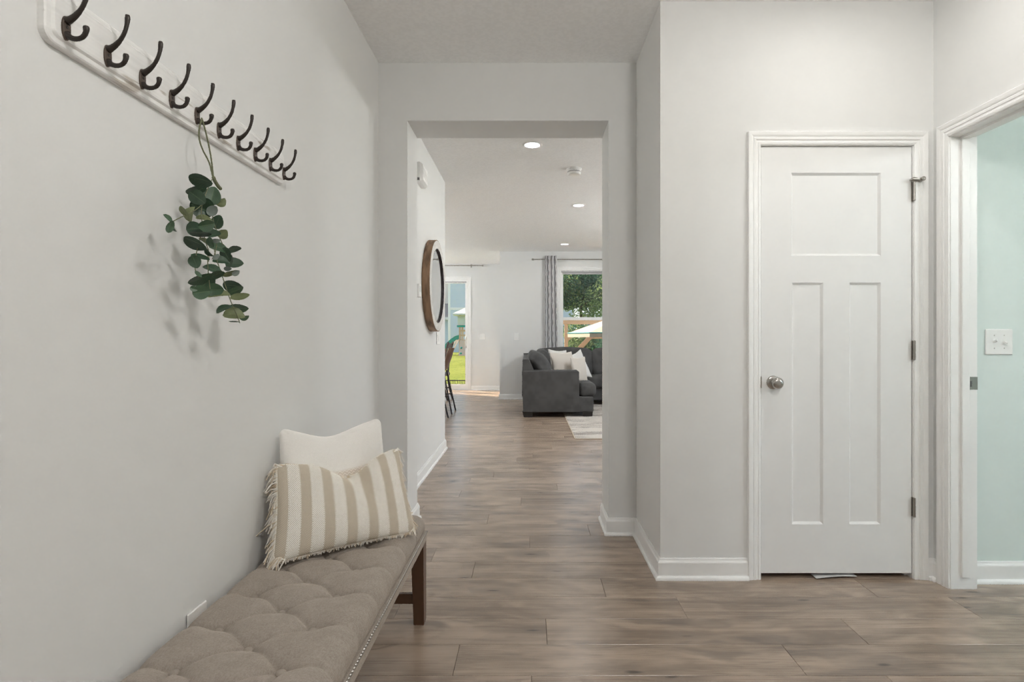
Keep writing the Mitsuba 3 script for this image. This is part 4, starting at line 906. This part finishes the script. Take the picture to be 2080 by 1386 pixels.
obj('tan_house__porch_roof', hull([(-24.3, 49.0, 2.85), (-7.3, 49.0, 2.85), (-24.3, 49.0, 3.05), (-7.3, 49.0, 3.05), (-24.3, 51.6, 4.5), (-7.3, 51.6, 4.5), (-24.3, 51.6, 4.3), (-7.3, 51.6, 4.3)]), SHING, label='gray shingled lower roof')
obj('tan_house__fascia', box(-24.3, -7.3, 48.93, 49.0, 2.78, 3.02), OUTW)
obj('tan_house__roof', gable(-24, -7.4, 51.5, 60, 8.5, 11.5), SHING)
meta('tan_house', 'tan house with a gray shingled lower roof left of the blue house', 'house')

# playset in the yard
PY = 37.0
g0 = gz(PY)
for (x, y) in ((-4.86, PY), (-3.5, PY), (-4.86, PY + 1.4), (-3.5, PY + 1.4)): obj('playset__post', box(x - .06, x + .06, y - .06, y + .06, g0 - .05, 2.7), CEDAR)
obj('playset__deck', box(-4.95, -3.4, PY - .1, PY + 1.5, .92, 1.0), CEDAR)
for z in (1.30, 1.62): obj('playset__rail', box(-4.9, -3.45, PY - .05, PY, z - .07, z + .07), CEDAR)
for i in range(4): obj('playset__baluster', box(-4.72 + .33 * i, -4.60 + .33 * i, PY - .04, PY, 1.0, 1.6), CEDARP)
obj('playset__side_panel', box(-5.0, -3.35, PY - .08, PY - .02, 2.02, 2.66), PALET, label='pale canvas panel')
obj('playset__band', box(-5.04, -3.3, PY - .12, PY - .03, 1.86, 2.0), TEAL, label='teal band below the panel')
obj('playset__roof', hull([(x, y, z) for x in (-5.3, -3.05) for y in (PY - .45, PY + 1.85) for z in (2.70, 2.80)] + [(-4.18, PY + .7, 3.45)]), PALET, label='pale hipped canopy')
obj('playset__climbing_wall', hull([(-4.86, PY - .75, g0), (-3.5, PY - .75, g0), (-4.86, PY - .69, g0), (-3.5, PY - .69, g0), (-4.86, PY - .12, .95), (-3.5, PY - .12, .95), (-4.86, PY - .06, .95), (-3.5, PY - .06, .95)]), CEDARP)
hr = random.Random(3)
for i in range(8):
    t = .15 + .75 * ((i * .37) % 1); x = -4.7 + .33 * (i % 4)
    obj('playset__climbing_wall__hold', place(trimesh.creation.icosphere(1, .07), (x, PY - .78 + .63 * t, g0 + (.95 - g0) * t)), BLUEP if i % 2 else TEAL, True)
obj('playset__ladder_rail', cat_([hull([(-5.45 + s, PY - .9, g0), (-5.35 + s, PY - .9, g0), (-5.0 + s, PY - .1, 1.0), (-4.9 + s, PY - .1, 1.0), (-5.45 + s, PY - .8, g0), (-4.9 + s, PY, 1.0)]) for s in (0, )]), CEDARP)
obj('playset__ladder_rail', hull([(-5.85, PY - .9, g0), (-5.72, PY - .9, g0), (-5.12, PY - .1, 1.0), (-5.0, PY - .1, 1.0), (-5.85, PY - .8, g0), (-5.0, PY, 1.0)]), CEDARP)
sl = smooth_path([(-5.0, PY + .6, 1.06), (-5.3, PY + .6, .95), (-5.9, PY + .55, .45), (-6.5, PY + .5, .02), (-7.2, PY + .5, -.08)], 20)
ch = []
for p in sl:
    for (dy, dz) in ((-.30, .26), (-.27, .26), (-.24, .03), (.24, .03), (.27, .26), (.30, .26), (.28, -.03), (-.28, -.03)): ch.append(p + np.array([0, dy, dz]))
n8 = 8; obj('playset__slide', tm(ch, np.array([(k * n8 + s, (k + 1) * n8 + s, (k + 1) * n8 + (s + 1) % n8, k * n8 + (s + 1) % n8) for k in range(19) for s in range(n8)])), TEAL, 30, label='teal slide')
meta('playset', 'wooden playset with teal slide, climbing wall and pale canopy on the lawn', 'playset')

# black fence at the foot of the lawn
FY = 20.0; fg = gz(FY)
for z in (-.47, -.62, fg + .15): obj('metal_fence__rail', box(-9, 0, FY - .012, FY + .012, z - .015, z + .015), BLACKM)
for i in range(110): obj('metal_fence__picket', box(-7.2 + .066 * i - .007, -7.2 + .066 * i + .007, FY - .008, FY + .008, fg - .03, -.44), BLACKM)
for i in range(4): obj('metal_fence__post', box(-8 + 2.4 * i - .03, -8 + 2.4 * i + .03, FY - .03, FY + .03, fg - .05, -.38), BLACKM)
meta('metal_fence', 'low black metal picket fence at the near edge of the lawn', 'fence')

# deck frame and umbrella outside the living room window
struct('deck', box(-.4, 5.5, YL + .14, 15.6, -.75, -.62), CEDAR, 'wooden deck outside the living room window')
TY = 14.2
pt = lambda px, py: P3(px, py, TY)
a = pt(1150, 655)
obj('timber_frame__post', box(a[0] - .045, a[0] + .045, TY - .045, TY + .045, -.62, a[2] + .04), CEDAR)
obj('timber_frame__post', box(a[0] + 2.6, a[0] + 2.69, TY - .045, TY + .045, -.62, a[2] + .04), CEDAR)
obj('timber_frame__top_beam', box(a[0] - .16, a[0] + 2.9, TY - .075, TY - .035, a[2] - .055, a[2] + .055, .004), CEDAR)
b0, b1 = pt(1172, 713), pt(1199, 684)
d = np.array([.045, 0, .040]) * .9
obj('timber_frame__brace', hull([p + s * np.array([-.04, 0, .045]) + np.array([0, dy, 0]) for p in (b0, b1) for s in (-1, 1) for dy in (-.09, -.05)]), CEDAR)
obj('timber_frame__lower_beam', box(b1[0] - .02, b1[0] + 1.6, TY - .05, TY - .01, b1[2] - .055, b1[2] + .045, .004), CEDAR)
obj('timber_frame__brace', hull([np.array([x, TY + y, z]) for x, z in ((a[0] + .03, 1.02), (a[0] + .03, 1.12), (a[0] + .27, 1.28), (a[0] + .27, 1.38)) for y in (-.03, .02)]), CEDAR)
meta('timber_frame', 'cedar timber frame with a diagonal brace outside the living room window', 'timber frame')
UY = 12.8
rim0 = P3(1153, 677, UY); ux, uz, ur = rim0[0] + 1.42, rim0[2], 1.42
N = 8; ang = np.arange(N) * 2 * np.pi / N + np.pi; ring = np.stack([ux + ur * np.cos(ang), UY + ur * np.sin(ang), np.full(N, uz)], 1); apex = np.array([ux, UY, uz + .50])
cv, cf = [], []
for i in range(N):
    p, q = ring[i], ring[(i + 1) % N]; m = 7; o = len(cv)
    for s in range(m):
        t = s / (m - 1)
        for w in np.linspace(0, 1, 5):
            e = p + (q - p) * w; pt_ = apex + (e - apex) * t; pt_ = pt_ + np.array([0, 0, -.05 * math.sin(math.pi * t) * math.sin(math.pi * w) * t]); cv.append(pt_)
    for s in range(m - 1):
        for w in range(4): cf.append((o + s * 5 + w, o + (s + 1) * 5 + w, o + (s + 1) * 5 + w + 1, o + s * 5 + w + 1))
cm_ = tm(cv, np.array(cf)); obj('patio_umbrella__canopy', cm_, CANVAS, 20)
val = [np.array([p, q, q - np.array([0, 0, .10]), p - np.array([0, 0, .10])]) for p, q in zip(ring, np.roll(ring, -1, 0))]
obj('patio_umbrella__valance', cat_([tm(v, [[0, 1, 2, 3]]) for v in val]), CANVAS)
obj('patio_umbrella__piping', cat_([tube([p, q], .016, 6) for p, q in zip(ring, np.roll(ring, -1, 0))]), TEALB, True, label='blue piping along the canopy edge')
for i in range(N): obj('patio_umbrella__rib', tube([ring[i] * .98 + np.array([ux, UY, uz]) * .02 - np.array([0, 0, .02]), apex - np.array([0, 0, .05])], .010, 6), TEALB, True)
obj('patio_umbrella__pole', tube([(ux, UY, -.62), (ux, UY, uz + .55)], .022, 12), STEEL, True)
obj('patio_umbrella__finial', place(trimesh.creation.icosphere(2, .04), (ux, UY, uz + .57)), STEEL, True)
meta('patio_umbrella', 'beige patio umbrella with blue piping outside the living room window', 'umbrella')

def foliage(center, rad, n, size, seed, lumps=9):
    r = np.random.default_rng(seed)
    lc = r.normal(0, .42, (lumps, 3)) * np.array(rad) + center; ls = r.uniform(.35, .62, lumps)
    k = r.integers(0, lumps, n); d = r.normal(0, 1, (n, 3)); d /= np.linalg.norm(d, axis=1, keepdims=True)
    p = lc[k] + d * (r.uniform(.25, 1, (n, 1)) ** .5) * (ls[k, None] * np.array(rad))
    a = r.normal(0, 1, (n, 3)); a /= np.linalg.norm(a, axis=1, keepdims=True); b = np.cross(a, r.normal(0, 1, (n, 3))); b /= np.linalg.norm(b, axis=1, keepdims=True); c = np.cross(a, b)
    s = size * r.uniform(.6, 1.3, (n, 1))
    v = np.stack([p - a * s, p + b * s * .5 + c * s * .12, p + a * s, p - b * s * .5 + c * s * .12], 1).reshape(-1, 3)
    f = np.arange(n)[:, None] * 4; return tm(v, np.concatenate([f + [0, 1, 2], f + [0, 2, 3]]))
def tree(name, x, y, zc, rad, n, size, seed, label, cat='tree', light=.25):
    n1 = int(n * (1 - light))
    obj(f'{name}__crown', foliage((x, y, zc), rad, n1, size, seed), TREEL, kind='stuff'); obj(f'{name}__crown', foliage((x, y, zc), rad, n - n1, size, seed + 50), TREEL2, kind='stuff', label='lighter leaves with sunlight put into their color')
    g = float(gz(y)); obj(f'{name}__trunk', tube(smooth_path([(x, y, g - .1), (x + .1, y, g + (zc - g) * .5), (x - .05, y + .1, zc + .3)], 10), np.linspace(.16, .06, 10) * rad[2] / 2, 10), BARK, True)
    for i in range(4):
        q = np.random.default_rng(seed + i).normal(0, .5, 3) * np.array(rad); obj(f'{name}__branch', tube([(x, y, zc - rad[2] * .5), np.array([x, y, zc]) + q], [.05, .02], 6), BARK, True)
    meta(name, label, cat)
tree('leafy_tree', 2.25, 24.0, 3.3, (1.7, 1.6, 1.55), 34000, .060, 1, 'large green tree filling the left of the living room window')
tree('leafy_tree_001', 4.3, 27.0, 4.6, (1.5, 1.4, 1.2), 11000, .070, 2, 'lighter tree behind, at the upper right of the living room window', light=.35)
tree('leafy_tree_002', 5.6, 30.0, 3.2, (1.6, 1.4, 1.5), 9000, .075, 9, 'tree partly hidden at the right edge of the living room window', light=.3)
tree('green_shrub', 1.7, 18.0, .55, (1.0, .9, .95), 13000, .052, 3, 'dense green shrub behind the timber frame post', 'shrub', .3)
tree('green_shrub_001', 3.5, 20.2, .45, (1.2, .9, 1.0), 15000, .052, 4, 'green shrub with more of the lighter leaves right of the diagonal brace', 'shrub', .4)
for i, (x, y, zc, r_) in enumerate(((-14, 70, 5, 4.5), (9, 75, 5.5, 5), (22, 60, 5, 4.5))):
    pass
obj('white_house__wall', cat_([box(5.2, 14, 46, 54, 0, 3.3), siding(5.2, 14, 45.99, 0, 3.3)]), OUTW)
obj('white_house__roof', gable(5.2, 14, 46, 54, 3.3, 5.2), mat('pale_roof', (.42, .46, .50), .9, .1))
meta('white_house', 'pale roofed white house between the trees beyond the umbrella', 'house')
